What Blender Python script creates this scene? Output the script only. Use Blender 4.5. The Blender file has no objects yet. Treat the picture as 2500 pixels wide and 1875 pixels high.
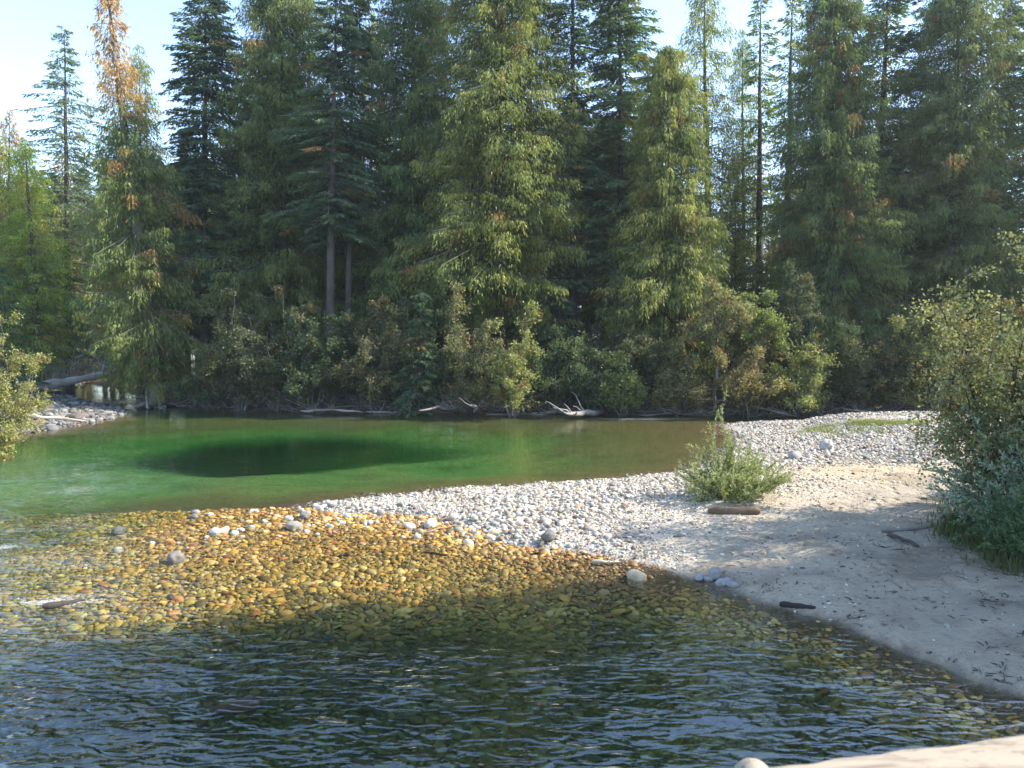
import bpy, math
import numpy as np
from mathutils import Vector

# ------------------------------------------------------------------ camera, sky, sun, exposure
scene = bpy.context.scene
COL = scene.collection
CAM_H, FPX, HORIZON = 4.5, 1661.0, 735.0          # eye height above the water, focal length and horizon row of a 2212 x 1659 frame
PITCH = math.atan((829.5 - HORIZON) / FPX)
cam = bpy.data.cameras.new('camera')
cam.sensor_width = 36.0
cam.lens = 36.0 * FPX / 2212.0
cam.clip_start, cam.clip_end = 0.05, 3000.0
cam.dof.use_dof = True
cam.dof.focus_distance = 26.0
cam.dof.aperture_fstop = 9.0
camo = bpy.data.objects.new('camera', cam)
COL.objects.link(camo)
camo.location = (0, 0, CAM_H)
camo.rotation_euler = (math.pi / 2 - PITCH, 0, 0)
scene.camera = camo

SUN_AZ, SUN_EL = 88.0, 37.0                        # degrees clockwise from the view direction (+Y), above the horizon
world = bpy.data.worlds.new('World')
scene.world = world
world.use_nodes = True
wn = world.node_tree
sky = wn.nodes.new('ShaderNodeTexSky')
sky.sky_type = 'NISHITA'
sky.sun_disc = False
sky.sun_elevation = math.radians(SUN_EL)
sky.sun_rotation = math.radians(SUN_AZ)
sky.altitude = 800.0
sky.air_density = 1.0
sky.dust_density = .8
sky.ozone_density = 1.0
bg = wn.nodes['Background']
bg.inputs['Strength'].default_value = 0.15
wn.links.new(sky.outputs[0], bg.inputs['Color'])

a, e = math.radians(SUN_AZ), math.radians(SUN_EL)
SUN = Vector((math.sin(a) * math.cos(e), math.cos(a) * math.cos(e), math.sin(e)))
sun = bpy.data.lights.new('sun', 'SUN')
sun.energy = 3.15
sun.angle = math.radians(0.53)
sun.color = (1.0, 0.92, 0.80)
suno = bpy.data.objects.new('sun', sun)
COL.objects.link(suno)
suno.rotation_euler = SUN.to_track_quat('Z', 'Y').to_euler()
suno.location = SUN * 80

vs = scene.view_settings
vs.view_transform = 'Standard'
vs.look = 'None'
vs.exposure = 1.95
vs.gamma = 1.0
scene.cycles.use_denoising = True
scene.cycles.max_bounces = 8
scene.cycles.diffuse_bounces = 4
scene.cycles.glossy_bounces = 3
scene.cycles.transmission_bounces = 4
scene.cycles.transparent_max_bounces = 12
scene.cycles.volume_bounces = 0
scene.cycles.caustics_reflective = False
scene.cycles.caustics_refractive = False
scene.cycles.sample_clamp_indirect = 4.0

# ------------------------------------------------------------------ measuring helpers
CP, SP = math.cos(PITCH), math.sin(PITCH)

def ray(px, py):
    u, v = px - 1106.0, 829.5 - py
    return np.array([u, FPX * CP + v * SP, -FPX * SP + v * CP])

def gp(px, py, z=0.0):
    d = ray(px, py)
    t = (z - CAM_H) / d[2]
    return np.array([d[0] * t, d[1] * t])

def at(px, py, Y):
    d = ray(px, py)
    t = Y / d[1]
    return np.array([d[0] * t, Y, CAM_H + d[2] * t])

def gpoly(pts):
    return np.array([gp(*p) for p in pts])

def smooth(a, b, x):
    t = np.clip((x - a) / (b - a), 0, 1)
    return t * t * (3 - 2 * t)

# value noise on numpy arrays
_RG = np.random.default_rng(5)
_LAT = _RG.random((256, 256))

def vnoise(x, y):
    xi, yi = np.floor(x).astype(int), np.floor(y).astype(int)
    fx, fy = x - xi, y - yi
    fx, fy = fx * fx * (3 - 2 * fx), fy * fy * (3 - 2 * fy)
    g = lambda i, j: _LAT[i & 255, j & 255]
    return ((g(xi, yi) * (1 - fx) + g(xi + 1, yi) * fx) * (1 - fy) + (g(xi, yi + 1) * (1 - fx) + g(xi + 1, yi + 1) * fx) * fy) * 2 - 1

def fbm(x, y, o=4):
    s, a_ = 0, 1.0
    for i in range(o):
        s = s + a_ * vnoise(x + 17.3 * i, y - 9.1 * i)
        x, y, a_ = x * 2.03, y * 2.03, a_ * 0.5
    return s

def sdf(poly, x, y):
    """signed distance, positive inside"""
    x, y = np.asarray(x, float), np.asarray(y, float)
    d2 = np.full(x.shape, 1e18)
    inside = np.zeros(x.shape, bool)
    n = len(poly)
    for i in range(n):
        ax, ay = poly[i]
        bx, by = poly[(i + 1) % n]
        ex, ey = bx - ax, by - ay
        t = np.clip(((x - ax) * ex + (y - ay) * ey) / (ex * ex + ey * ey + 1e-12), 0, 1)
        d2 = np.minimum(d2, (x - ax - t * ex) ** 2 + (y - ay - t * ey) ** 2)
        c = ((ay > y) != (by > y))
        with np.errstate(divide='ignore', invalid='ignore'):
            xi = ex * (y - ay) / (ey if abs(ey) > 1e-12 else 1e-12) + ax
        inside ^= c & (x < xi)
    d = np.sqrt(d2)
    return np.where(inside, d, -d)

def shepard(ctrl, x, y, p=3.0, soft=0.5):
    num = np.zeros(np.shape(x))
    den = np.zeros(np.shape(x))
    for cx, cy, v in ctrl:
        s = 14.0 / max(cy, 6.0)                     # far control points reach further
        w = 1.0 / (((x - cx) ** 2 + (y - cy) ** 2) * s * s + soft) ** (p / 2)
        num += w * v
        den += w
    return num / den

# ------------------------------------------------------------------ shape of the land
FAR = np.vstack([gpoly([(2212, 900), (1960, 900), (1700, 899), (1500, 897), (1300, 894), (1100, 893), (900, 891), (700, 890), (560, 885), (470, 880),
                        (400, 873), (345, 866), (318, 858), (300, 848), (270, 838), (230, 830)]),
                 [[-56, 95], [-70, 125], [-90, 800], [900, 800], [900, 40], [60, 42]]])
LEFT = np.vstack([gpoly([(-300, 950), (-60, 945), (60, 934), (150, 920), (212, 910), (262, 893), (235, 878), (170, 868), (140, 856), (100, 846)]),
                  [[-64, 95], [-80, 130], [-100, 800], [-900, 800], [-900, 20], [-40, 24], [-26, 29]]])
BAR = np.vstack([gpoly([(660, 1092), (800, 1074), (1000, 1057), (1200, 1046), (1400, 1030), (1500, 1012), (1570, 985), (1598, 958), (1590, 935), (1550, 919),
                        (1610, 914), (1750, 911), (1900, 909), (2050, 909), (2212, 911)]),
                 [[60, 37.5], [900, 36], [900, -30], [40, -20], [14, -4], [10, 4.5], [7.6, 8.0]],
                 gpoly([(2212, 1512), (2100, 1468), (1950, 1402), (1800, 1342), (1660, 1302), (1560, 1268), (1440, 1232), (1300, 1203), (1150, 1182),
                        (1060, 1168), (1030, 1140), (960, 1120), (850, 1112), (740, 1108)])])
BED = [(330, 962, -.40), (275, 1000, -.36), (290, 1060, -.34), (600, 937, -.36), (900, 935, -.34), (1100, 960, -.30), (1200, 1000, -.22),
       (1000, 1020, -.40), (700, 1040, -.34), (500, 1078, -.16), (350, 1105, -.12), (700, 1066, -.14), (900, 1050, -.15), (1100, 1040, -.14), (600, 1062, -.26), (800, 1050, -.26), (1300, 960, -.14), (1450, 965, -.08), (1330, 1015, -.13), (1100, 918, -.14),
       (800, 913, -.10), (500, 913, -.12), (300, 925, -.15), (1000, 912, -.09), (650, 915, -.12), (1250, 912, -.08), (100, 955, -.24), (50, 1050, -.32), (150, 1090, -.26), (1500, 925, -.06), (1350, 905, -.08),
       (1700, 905, -.25), (2000, 905, -.25), (800, 900, -.14), (1100, 903, -.12), (230, 875, -.10), (270, 855, -.08), (400, 890, -.2),
       (200, 1130, -.16), (80, 1160, -.26), (40, 1240, -.20), (130, 1215, -.13), (400, 1160, -.035), (480, 1110, -.02), (700, 1130, -.02), (900, 1145, -.03), (560, 1180, -.05), (600, 1250, -.10), (300, 1300, -.12),
       (900, 1250, -.10), (1200, 1250, -.09), (1400, 1245, -.07), (100, 1350, -.20), (200, 1450, -.26), (600, 1450, -.28), (1000, 1450, -.34),
       (1400, 1400, -.26), (1700, 1450, -.32), (1400, 1600, -.55), (600, 1600, -.45), (100, 1600, -.42), (2000, 1560, -.28)]
BED = [(*gp(p, q, z), z) for p, q, z in BED] + [(0, 2, -.6), (-20, 12, -.5), (-14, 2, -.6)]
POOL = np.array([*gp(632, 992, -.7), 315 / FPX * gp(655, 992, -.7)[1], (gp(655, 953, -.7)[1] - gp(655, 1036, -.7)[1]) / 2])   # the deep hole: centre and half-axes

def deep(x, y):
    x, y = x + 1.5 * fbm(x * .22, y * .22, 4), y + .9 * fbm(x * .25 + 40, y * .25, 4)
    u, v = (x - POOL[0]) / POOL[2], (y - POOL[1] - .12 * (x - POOL[0])) / POOL[3]
    return smooth(1.20, .66, np.sqrt(u * u + v * v)) * (1 - .45 * smooth(0, .95, u))

COBBLE = [(650, 1100, 1), (800, 1090, 1), (1000, 1090, 1), (1200, 1120, 1), (1400, 1060, 1), (1300, 1165, .85), (1430, 1120, .6), (1380, 1200, .6), (1500, 1190, .25), (1750, 935, 1), (1900, 955, .9),
          (1650, 960, 1), (1650, 1000, .9), (2050, 945, .8), (2212, 950, .6), (1800, 1000, .9), (1950, 1010, .75), (1900, 1048, .18), (1720, 1050, .5), (1650, 1140, .3), (1560, 1150, .4), (1800, 1150, .22), (1800, 1220, .15), (1950, 1220, .08),
          (2000, 1300, .0), (2100, 1450, 0), (1600, 1255, .10), (2000, 1100, .05)]
COBBLE = [(*gp(p, q), v) for p, q, v in COBBLE]

def fields(x, y):
    df, dl, db = sdf(FAR, x, y), sdf(LEFT, x, y), sdf(BAR, x, y)
    wob = 0.35 * fbm(x * .45, y * .45, 3)
    df = df + wob * 0.8
    dl = dl + wob * 0.5
    db = db + 0.20 * fbm(x * .9, y * .9, 3) * smooth(5, 12, y)
    return df, dl, db

def height(x, y):
    x, y = np.asarray(x, float), np.asarray(y, float)
    df, dl, db = fields(x, y)
    water = np.minimum(np.minimum(-df, -dl), -db)
    bed = shepard(BED, x, y, 4.0) * (0.12 + 0.88 * smooth(0, 2.4, water)) - 0.012 * np.clip(water, 0, 1)
    bed = bed + 0.02 * fbm(x * .8, y * .8, 3) * smooth(0.1, 1.5, water) * smooth(.05, .4, -bed)
    bed = bed - 0.38 * deep(x, y)
    zf = 0.75 * smooth(0, 1.8, df) + 0.03 * np.clip(df, 0, 60) + 0.12 * fbm(x * .3, y * .3) * smooth(.5, 3, df) + 0.02 * np.clip(df - 60, 0, 700)
    zl = 0.16 * smooth(0, 3.5, dl) + 0.5 * smooth(2, 7, dl) + 0.03 * np.clip(dl, 0, 50)
    zb = 0.055 * np.clip(db, 0, 5) + 0.012 * np.clip(db - 5, 0, 20) + 0.10 * smooth(0, .5, db) + 0.5 * smooth(11, 15, x - .10 * (y - 12)) * smooth(0, 3, db)
    cob = shepard(COBBLE, x, y, 4)
    sand = (1 - smooth(.1, .6, cob)) * smooth(.3, 1.5, db)
    zb = zb + sand * (0.08 * fbm(x * 1.1, y * 1.4, 3) + 0.03 * fbm(x * 2.6, y * 2.6, 1))
    z = bed
    z = np.where(df > 0, np.maximum(zf, z), z)
    z = np.where(dl > 0, np.maximum(zl, z), z)
    z = np.where(db > 0, np.maximum(zb, z), z)
    return z

def hz(x, y):
    """height of the ground sheet at one point, read from the sheet's own grid"""
    i = min(max(int(np.searchsorted(gy, y)) - 1, 0), len(gy) - 2)
    j = min(max(int(np.searchsorted(gx, x)) - 1, 0), len(gx) - 2)
    v, u = (y - gy[i]) / (gy[i + 1] - gy[i]), (x - gx[j]) / (gx[j + 1] - gx[j])
    return float((GZ2[i, j] * (1 - u) + GZ2[i, j + 1] * u) * (1 - v) + (GZ2[i + 1, j] * (1 - u) + GZ2[i + 1, j + 1] * u) * v)

def surf(px, py):
    """point of the land seen at a pixel of the measuring frame (water counts at its surface)"""
    z = 0.0
    for _ in range(6):
        q = gp(px, py, z)
        z = max(0.0, hz(*q))
    return np.array([q[0], q[1], z])

# ------------------------------------------------------------------ mesh helpers
def mesh_obj(name, verts, faces, mat, parent=None, col=None, shade=False, extra=None):
    """faces: an (n,k) array or a list of them"""
    me = bpy.data.meshes.new(name)
    verts = np.asarray(verts, np.float32)
    if isinstance(faces, np.ndarray):
        faces = [faces]
    faces = [np.asarray(f, np.int32) for f in faces if len(f)]
    nf = sum(len(f) for f in faces)
    loops = np.concatenate([f.ravel() for f in faces])
    tot = np.concatenate([np.full(len(f), f.shape[1], np.int32) for f in faces])
    start = np.concatenate([[0], np.cumsum(tot)[:-1]]).astype(np.int32)
    me.vertices.add(len(verts))
    me.vertices.foreach_set('co', verts.ravel())
    me.loops.add(len(loops))
    me.loops.foreach_set('vertex_index', loops)
    me.polygons.add(nf)
    me.polygons.foreach_set('loop_start', start)
    if shade:
        me.polygons.foreach_set('use_smooth', np.ones(nf, bool))
    else:
        me.polygons.foreach_set('use_smooth', np.zeros(nf, bool))
    if col is not None:
        at_ = me.attributes.new('tint', 'FLOAT_COLOR', 'POINT')
        c = np.ones((len(verts), 4), np.float32)
        c[:, :3] = col
        at_.data.foreach_set('color', c.ravel())
    for k, v in (extra or {}).items():
        at_ = me.attributes.new(k, 'FLOAT', 'POINT')
        at_.data.foreach_set('value', np.asarray(v, np.float32))
    me.update(calc_edges=True)
    me.validate()
    me.materials.append(mat)
    o = bpy.data.objects.new(name, me)
    COL.objects.link(o)
    if parent is not None:
        o.parent = parent
    return o

def empty(name, loc=(0, 0, 0), rz=0.0):
    o = bpy.data.objects.new(name, None)
    o.location = loc
    o.rotation_euler = (0, 0, rz)
    o.empty_display_size = 0.2
    COL.objects.link(o)
    return o

def tag(o, label=None, category=None, group=None, kind=None):
    for k, v in (('label', label), ('category', category), ('group', group), ('kind', kind)):
        if v:
            o[k] = v
    return o

def copy_tree(src, loc, rz=0, scale=(1, 1, 1), color=None, parts=None):
    r = src.copy()
    COL.objects.link(r)
    r.location, r.rotation_euler, r.scale = loc, (0, 0, rz), scale
    for ch in src.children:
        if parts and ch.name.split('.')[0] not in parts:
            continue
        c = ch.copy()
        COL.objects.link(c)
        c.parent = r
        if color:
            c.color = color
    return r

class Bag:
    """collects vertices, faces of any size, and vertex colours"""
    def __init__(s):
        s.v, s.f, s.c, s.n = [], {}, [], 0

    def add(s, v, f, c=(1, 1, 1)):
        v = np.asarray(v, np.float32).reshape(-1, 3)
        f = np.asarray(f, np.int32)
        s.f.setdefault(f.shape[1], []).append(f + s.n)
        s.v.append(v)
        cc = np.empty((len(v), 3), np.float32)
        cc[:] = c
        s.c.append(cc)
        s.n += len(v)

    def build(s, name, mat, parent=None, shade=True):
        return mesh_obj(name, np.concatenate(s.v), [np.concatenate(x) for x in s.f.values()], mat, parent, np.concatenate(s.c), shade)

def tube(bag, pts, rad, sides=6, col=(1, 1, 1), rng=None, rough=0.0, cap=True):
    pts = np.asarray(pts, float)
    n = len(pts)
    rad = np.broadcast_to(np.asarray(rad, float), (n,))
    tan = np.gradient(pts, axis=0)
    tan /= np.linalg.norm(tan, axis=1)[:, None] + 1e-9
    ref = np.array([0, 0, 1.0]) if abs(tan[:, 2]).mean() < .8 else np.array([1.0, 0, 0])
    u = np.cross(tan, ref)
    u /= np.linalg.norm(u, axis=1)[:, None] + 1e-9
    w = np.cross(tan, u)
    ang = np.arange(sides) * 2 * math.pi / sides
    r = rad[:, None] * np.ones((n, sides))
    if rng is not None and rough:
        r = r * (1 + rough * rng.normal(size=(n, sides)))
    v = pts[:, None, :] + r[:, :, None] * (np.cos(ang)[None, :, None] * u[:, None, :] + np.sin(ang)[None, :, None] * w[:, None, :])
    i, j = np.meshgrid(np.arange(n - 1), np.arange(sides), indexing='ij')
    f = np.stack([i * sides + j, i * sides + (j + 1) % sides, (i + 1) * sides + (j + 1) % sides, (i + 1) * sides + j], -1).reshape(-1, 4)
    bag.add(v.reshape(-1, 3), f, col)
    if cap and sides >= 4:
        for k, rev in ((0, True), (n - 1, False)):
            vv = np.vstack([v[k], pts[k][None]])
            t = np.array([[(q + 1) % sides, q, sides] if rev else [q, (q + 1) % sides, sides] for q in range(sides)])
            bag.add(vv, t, col)

def unit(v):
    return v / (np.linalg.norm(v, axis=-1, keepdims=True) + 1e-9)

def bend(rng, p0, p1, k=6, amp=.08, sag=0.0):
    t = np.linspace(0, 1, k)[:, None]
    p0, p1 = np.asarray(p0, float), np.asarray(p1, float)
    L = np.linalg.norm(p1 - p0)
    q = p0 + (p1 - p0) * t
    off = np.cumsum(rng.normal(size=(k, 3)) * amp * L / k, axis=0)
    off -= off[0] + (off[-1] - off[0]) * t
    q = q + off * 1.6
    q[:, 2] += sag * L * (4 * t[:, 0] * (1 - t[:, 0]))
    return q

# ------------------------------------------------------------------ materials
def new_mat(name):
    m = bpy.data.materials.new(name)
    m.use_nodes = True
    nt = m.node_tree
    nt.nodes.clear()
    out = nt.nodes.new('ShaderNodeOutputMaterial')
    return m, nt, out

def N(nt, t, **kw):
    n = nt.nodes.new(t)
    for k, v in kw.items():
        if k in n.inputs:
            n.inputs[k].default_value = v
        else:
            setattr(n, k, v)
    return n

def mixc(nt, a_, b_, fac, mode='MIX'):
    n = nt.nodes.new('ShaderNodeMix')
    n.data_type = 'RGBA'
    n.blend_type = mode
    for s, x in ((n.inputs[0], fac), (n.inputs[6], a_), (n.inputs[7], b_)):
        if hasattr(x, 'is_linked'):
            nt.links.new(x, s)
        elif isinstance(x, (int, float)):
            s.default_value = x
        else:
            s.default_value = (*x, 1) if len(x) == 3 else x
    return n.outputs[2]

def math_(nt, op, a_, b_=None, c_=None, clamp=False):
    n = nt.nodes.new('ShaderNodeMath')
    n.operation = op
    n.use_clamp = clamp
    for s, x in zip(n.inputs, (a_, b_, c_)):
        if x is None:
            continue
        if hasattr(x, 'is_linked'):
            nt.links.new(x, s)
        else:
            s.default_value = x
    return n.outputs[0]

def ramp(nt, fac, a_, b_):
    n = nt.nodes.new('ShaderNodeMapRange')
    n.interpolation_type = 'SMOOTHSTEP'
    n.inputs[1].default_value, n.inputs[2].default_value = a_, b_
    nt.links.new(fac, n.inputs[0])
    return n.outputs[0]

def coords(nt, scale=(1, 1, 1), rot=(0, 0, 0), kind='Object'):
    tc = nt.nodes.new('ShaderNodeTexCoord')
    mp = nt.nodes.new('ShaderNodeMapping')
    mp.inputs['Scale'].default_value = scale
    mp.inputs['Rotation'].default_value = rot
    nt.links.new(tc.outputs[kind], mp.inputs[0])
    return mp.outputs[0]

def noise(nt, vec, scale, detail=3, rough=.55, dist=0.0):
    n = N(nt, 'ShaderNodeTexNoise')
    n.inputs['Scale'].default_value = scale
    n.inputs['Detail'].default_value = detail
    n.inputs['Roughness'].default_value = rough
    n.inputs['Distortion'].default_value = dist
    nt.links.new(vec, n.inputs['Vector'])
    return n.outputs['Fac']

def tint(nt, name='tint'):
    n = N(nt, 'ShaderNodeAttribute')
    n.attribute_name = name
    return n

def mat_foliage(name, trans=.38, gloss=.04, gain=(1.42, 1.52, 1.32), through=(1.15, 1.18, .62)):
    m, nt, out = new_mat(name)
    base = tint(nt).outputs['Color']
    oi = N(nt, 'ShaderNodeObjectInfo')
    c = mixc(nt, mixc(nt, base, oi.outputs['Color'], 1.0, 'MULTIPLY'), gain, 1.0, 'MULTIPLY')
    dif = N(nt, 'ShaderNodeBsdfDiffuse')
    tr = N(nt, 'ShaderNodeBsdfTranslucent')
    warm = mixc(nt, c, through, 1.0, 'MULTIPLY')
    nt.links.new(c, dif.inputs['Color'])
    nt.links.new(warm, tr.inputs['Color'])
    mx = N(nt, 'ShaderNodeMixShader', Fac=trans)
    nt.links.new(dif.outputs[0], mx.inputs[1])
    nt.links.new(tr.outputs[0], mx.inputs[2])
    gl = N(nt, 'ShaderNodeBsdfGlossy')
    gl.inputs['Roughness'].default_value = .55
    gl.inputs['Color'].default_value = (.9, .95, 1, 1)
    m2 = N(nt, 'ShaderNodeMixShader', Fac=gloss)
    nt.links.new(mx.outputs[0], m2.inputs[1])
    nt.links.new(gl.outputs[0], m2.inputs[2])
    nt.links.new(m2.outputs[0], out.inputs['Surface'])
    return m

def mat_bark(name, stretch=(9, 9, 1.2), amp=.5):
    m, nt, out = new_mat(name)
    v = coords(nt, stretch)
    n1 = noise(nt, v, 2.2, 5, .65)
    n2 = noise(nt, coords(nt), .7, 3)
    base = tint(nt).outputs['Color']
    c = mixc(nt, base, (.25, .25, .27), math_(nt, 'MULTIPLY', ramp(nt, n1, .45, .72), amp), 'OVERLAY')
    c = mixc(nt, c, mixc(nt, c, (.55, .5, .45), 1.0, 'MULTIPLY'), ramp(nt, n2, .4, .65))
    b = N(nt, 'ShaderNodeBsdfPrincipled', Roughness=.9)
    nt.links.new(c, b.inputs['Base Color'])
    bp = N(nt, 'ShaderNodeBump', Strength=.7, Distance=.03)
    nt.links.new(n1, bp.inputs['Height'])
    nt.links.new(bp.outputs[0], b.inputs['Normal'])
    nt.links.new(b.outputs[0], out.inputs['Surface'])
    return m

def mat_stone(name, wet=False):
    m, nt, out = new_mat(name)
    v = coords(nt)
    n1 = noise(nt, v, 9, 5, .65)
    n2 = noise(nt, v, 60, 3, .6)
    base = tint(nt).outputs['Color']
    oi = N(nt, 'ShaderNodeObjectInfo')
    base = mixc(nt, base, oi.outputs['Color'], 1.0, 'MULTIPLY')
    c = mixc(nt, base, mixc(nt, base, (.55, .52, .48), 1.0, 'MULTIPLY'), ramp(nt, n1, .5, .75))
    c = mixc(nt, c, mixc(nt, c, (1.25, 1.2, 1.1), 1.0, 'MULTIPLY'), ramp(nt, n2, .5, .8))
    b = N(nt, 'ShaderNodeBsdfPrincipled', Roughness=.55 if wet else .85)
    nt.links.new(c, b.inputs['Base Color'])
    bp = N(nt, 'ShaderNodeBump', Strength=.35, Distance=.01)
    nt.links.new(n1, bp.inputs['Height'])
    nt.links.new(bp.outputs[0], b.inputs['Normal'])
    nt.links.new(b.outputs[0], out.inputs['Surface'])
    return m

def mat_ground():
    m, nt, out = new_mat('river_ground')
    v = coords(nt)
    base = tint(nt).outputs['Color']
    peb = tint(nt, 'pebbly').outputs['Fac']
    n1 = noise(nt, v, .9, 5, .6)
    n2 = noise(nt, v, 14, 5, .7)
    vor = N(nt, 'ShaderNodeTexVoronoi', Scale=16.0)
    nt.links.new(v, vor.inputs['Vector'])
    vor2 = N(nt, 'ShaderNodeTexVoronoi', Scale=42.0)
    nt.links.new(v, vor2.inputs['Vector'])
    hsv = N(nt, 'ShaderNodeHueSaturation', Saturation=.25)
    nt.links.new(vor.outputs['Color'], hsv.inputs['Color'])
    c = mixc(nt, base, mixc(nt, base, hsv.outputs[0], .9, 'OVERLAY'), math_(nt, 'MULTIPLY', peb, .8))
    c = mixc(nt, c, mixc(nt, c, (.62, .58, .54), 1.0, 'MULTIPLY'), math_(nt, 'MULTIPLY', ramp(nt, n1, .47, .68), .7))
    c = mixc(nt, c, mixc(nt, c, (.58, .56, .54), 1.0, 'MULTIPLY'), ramp(nt, n2, .52, .72))
    b = N(nt, 'ShaderNodeBsdfPrincipled', Roughness=.9)
    nt.links.new(c, b.inputs['Base Color'])
    h1 = math_(nt, 'MULTIPLY', math_(nt, 'SUBTRACT', 1.0, vor.outputs['Distance']), peb)
    h2 = math_(nt, 'MULTIPLY', math_(nt, 'SUBTRACT', 1.0, vor2.outputs['Distance']), .3)
    n3 = noise(nt, coords(nt, (1, 1.5, 1)), 4.5, 3, .55, .6)
    h = math_(nt, 'ADD', math_(nt, 'ADD', h1, h2), math_(nt, 'MULTIPLY', n2, .9))
    h = math_(nt, 'ADD', h, math_(nt, 'MULTIPLY', n3, 2.2))
    vor3 = N(nt, 'ShaderNodeTexVoronoi', Scale=2.1)          # old footprints
    nt.links.new(coords(nt, (1.3, .8, 1), (0, 0, .6)), vor3.inputs['Vector'])
    dent = math_(nt, 'MULTIPLY', ramp(nt, vor3.outputs['Distance'], .10, .36), math_(nt, 'SUBTRACT', 1.0, peb))
    h = math_(nt, 'ADD', h, math_(nt, 'MULTIPLY', dent, 2.0))
    bp = N(nt, 'ShaderNodeBump', Strength=.9, Distance=.045)
    nt.links.new(h, bp.inputs['Height'])
    nt.links.new(bp.outputs[0], b.inputs['Normal'])
    nt.links.new(b.outputs[0], out.inputs['Surface'])
    return m

def mat_water():
    m, nt, out = new_mat('clear_river_water')
    chop = tint(nt, 'chop').outputs['Fac']
    foam = tint(nt, 'foam').outputs['Fac']
    bub = tint(nt, 'bubbles').outputs['Fac']
    w1 = noise(nt, coords(nt, (1.7, 3.8, 1), (0, 0, math.radians(14))), 1.35, 1.5, .45, .9)
    w2 = noise(nt, coords(nt, (1.3, 2.8, 1), (0, 0, math.radians(-12))), 4.2, 1.5, .5, .5)
    w3 = noise(nt, coords(nt, (1, 1.6, 1), (0, 0, math.radians(30))), .8, 2, .5)
    h = math_(nt, 'ADD', math_(nt, 'MULTIPLY', w1, 1.5), math_(nt, 'MULTIPLY', w2, .26))
    h = math_(nt, 'ADD', h, math_(nt, 'MULTIPLY', w3, .7))
    gust = noise(nt, coords(nt, (1, 1.8, 1), (0, 0, .5)), .32, 2, .5)
    h = math_(nt, 'MULTIPLY', h, math_(nt, 'MULTIPLY', chop, math_(nt, 'MULTIPLY_ADD', ramp(nt, gust, .32, .66), 1.15, .4)))
    bp = N(nt, 'ShaderNodeBump', Strength=1.0, Distance=.042)
    nt.links.new(h, bp.inputs['Height'])
    lw = N(nt, 'ShaderNodeLayerWeight', Blend=.5)       # Schlick's reflectance, the same from above and below
    nt.links.new(bp.outputs[0], lw.inputs['Normal'])
    fr = math_(nt, 'MULTIPLY_ADD', math_(nt, 'POWER', lw.outputs['Facing'], 5.0), .62, .16)
    tr = N(nt, 'ShaderNodeBsdfTransparent')
    tr.inputs['Color'].default_value = (1, 1, 1, 1)
    gl = N(nt, 'ShaderNodeBsdfGlossy')
    gl.inputs['Roughness'].default_value = .015
    nt.links.new(bp.outputs[0], gl.inputs['Normal'])
    mx = N(nt, 'ShaderNodeMixShader')
    nt.links.new(fr, mx.inputs[0])
    nt.links.new(tr.outputs[0], mx.inputs[1])
    nt.links.new(gl.outputs[0], mx.inputs[2])
    # air bubbles carried under the surface and torn foam on top of it
    fn = noise(nt, coords(nt, (1.2, 2.6, 1), (0, 0, .3)), 9.0, 6, .75, 1.0)
    fn2 = noise(nt, coords(nt, (.8, 2.4, 1), (0, 0, .2)), 3.2, 6, .7, .9)
    fac = math_(nt, 'MULTIPLY', ramp(nt, math_(nt, 'ADD', fn, math_(nt, 'MULTIPLY', foam, .42)), .70, .92), foam, clamp=True)
    fac2 = math_(nt, 'MULTIPLY', ramp(nt, fn2, .38, .72), bub, clamp=True)
    d2 = N(nt, 'ShaderNodeBsdfDiffuse')
    d2.inputs['Color'].default_value = (.22, .36, .30, 1)
    mb = N(nt, 'ShaderNodeMixShader')
    nt.links.new(fac2, mb.inputs[0])
    nt.links.new(mx.outputs[0], mb.inputs[1])
    nt.links.new(d2.outputs[0], mb.inputs[2])
    d = N(nt, 'ShaderNodeBsdfDiffuse')
    d.inputs['Color'].default_value = (.85, .87, .87, 1)
    mf = N(nt, 'ShaderNodeMixShader')
    nt.links.new(fac, mf.inputs[0])
    nt.links.new(mb.outputs[0], mf.inputs[1])
    nt.links.new(d.outputs[0], mf.inputs[2])
    nt.links.new(mf.outputs[0], out.inputs['Surface'])
    ab = N(nt, 'ShaderNodeVolumeAbsorption', Density=1.0)
    ab.inputs['Color'].default_value = (.40, .77, .50, 1)
    nt.links.new(ab.outputs[0], out.inputs['Volume'])
    return m

def mat_timber():
    m, nt, out = new_mat('weathered_timber')
    v = coords(nt, (2.5, 30, 30))
    n1 = noise(nt, v, 2.0, 5, .6, .5)
    n2 = noise(nt, coords(nt, (1, 2.5, 2.5)), 18, 5, .7)
    c = mixc(nt, (.34, .28, .20), (.11, .08, .055), ramp(nt, n1, .48, .75))
    c = mixc(nt, c, (.15, .11, .075), math_(nt, 'MULTIPLY', ramp(nt, n2, .50, .66), .8))
    b = N(nt, 'ShaderNodeBsdfPrincipled', Roughness=.85)
    nt.links.new(c, b.inputs['Base Color'])
    bp = N(nt, 'ShaderNodeBump', Strength=.5, Distance=.004)
    nt.links.new(n1, bp.inputs['Height'])
    nt.links.new(bp.outputs[0], b.inputs['Normal'])
    nt.links.new(b.outputs[0], out.inputs['Surface'])
    return m

M_NEEDLE = mat_foliage('conifer_foliage', .38, .015)
M_LEAF = mat_foliage('broad_leaves', .42, .02, (1.08, 1.16, 1.12), (1.15, 1.15, .7))
M_GRASS = mat_foliage('grass_blades', .40, .03)
M_BARK = mat_bark('tree_bark')
M_DEAD = mat_bark('weathered_deadwood', (4, 4, 4), .35)
M_DRY = mat_stone('dry_river_stone')
M_WET = mat_stone('submerged_bed_stone', True)
M_GROUND = mat_ground()
M_WATER = mat_water()
M_TIMBER = mat_timber()

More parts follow.
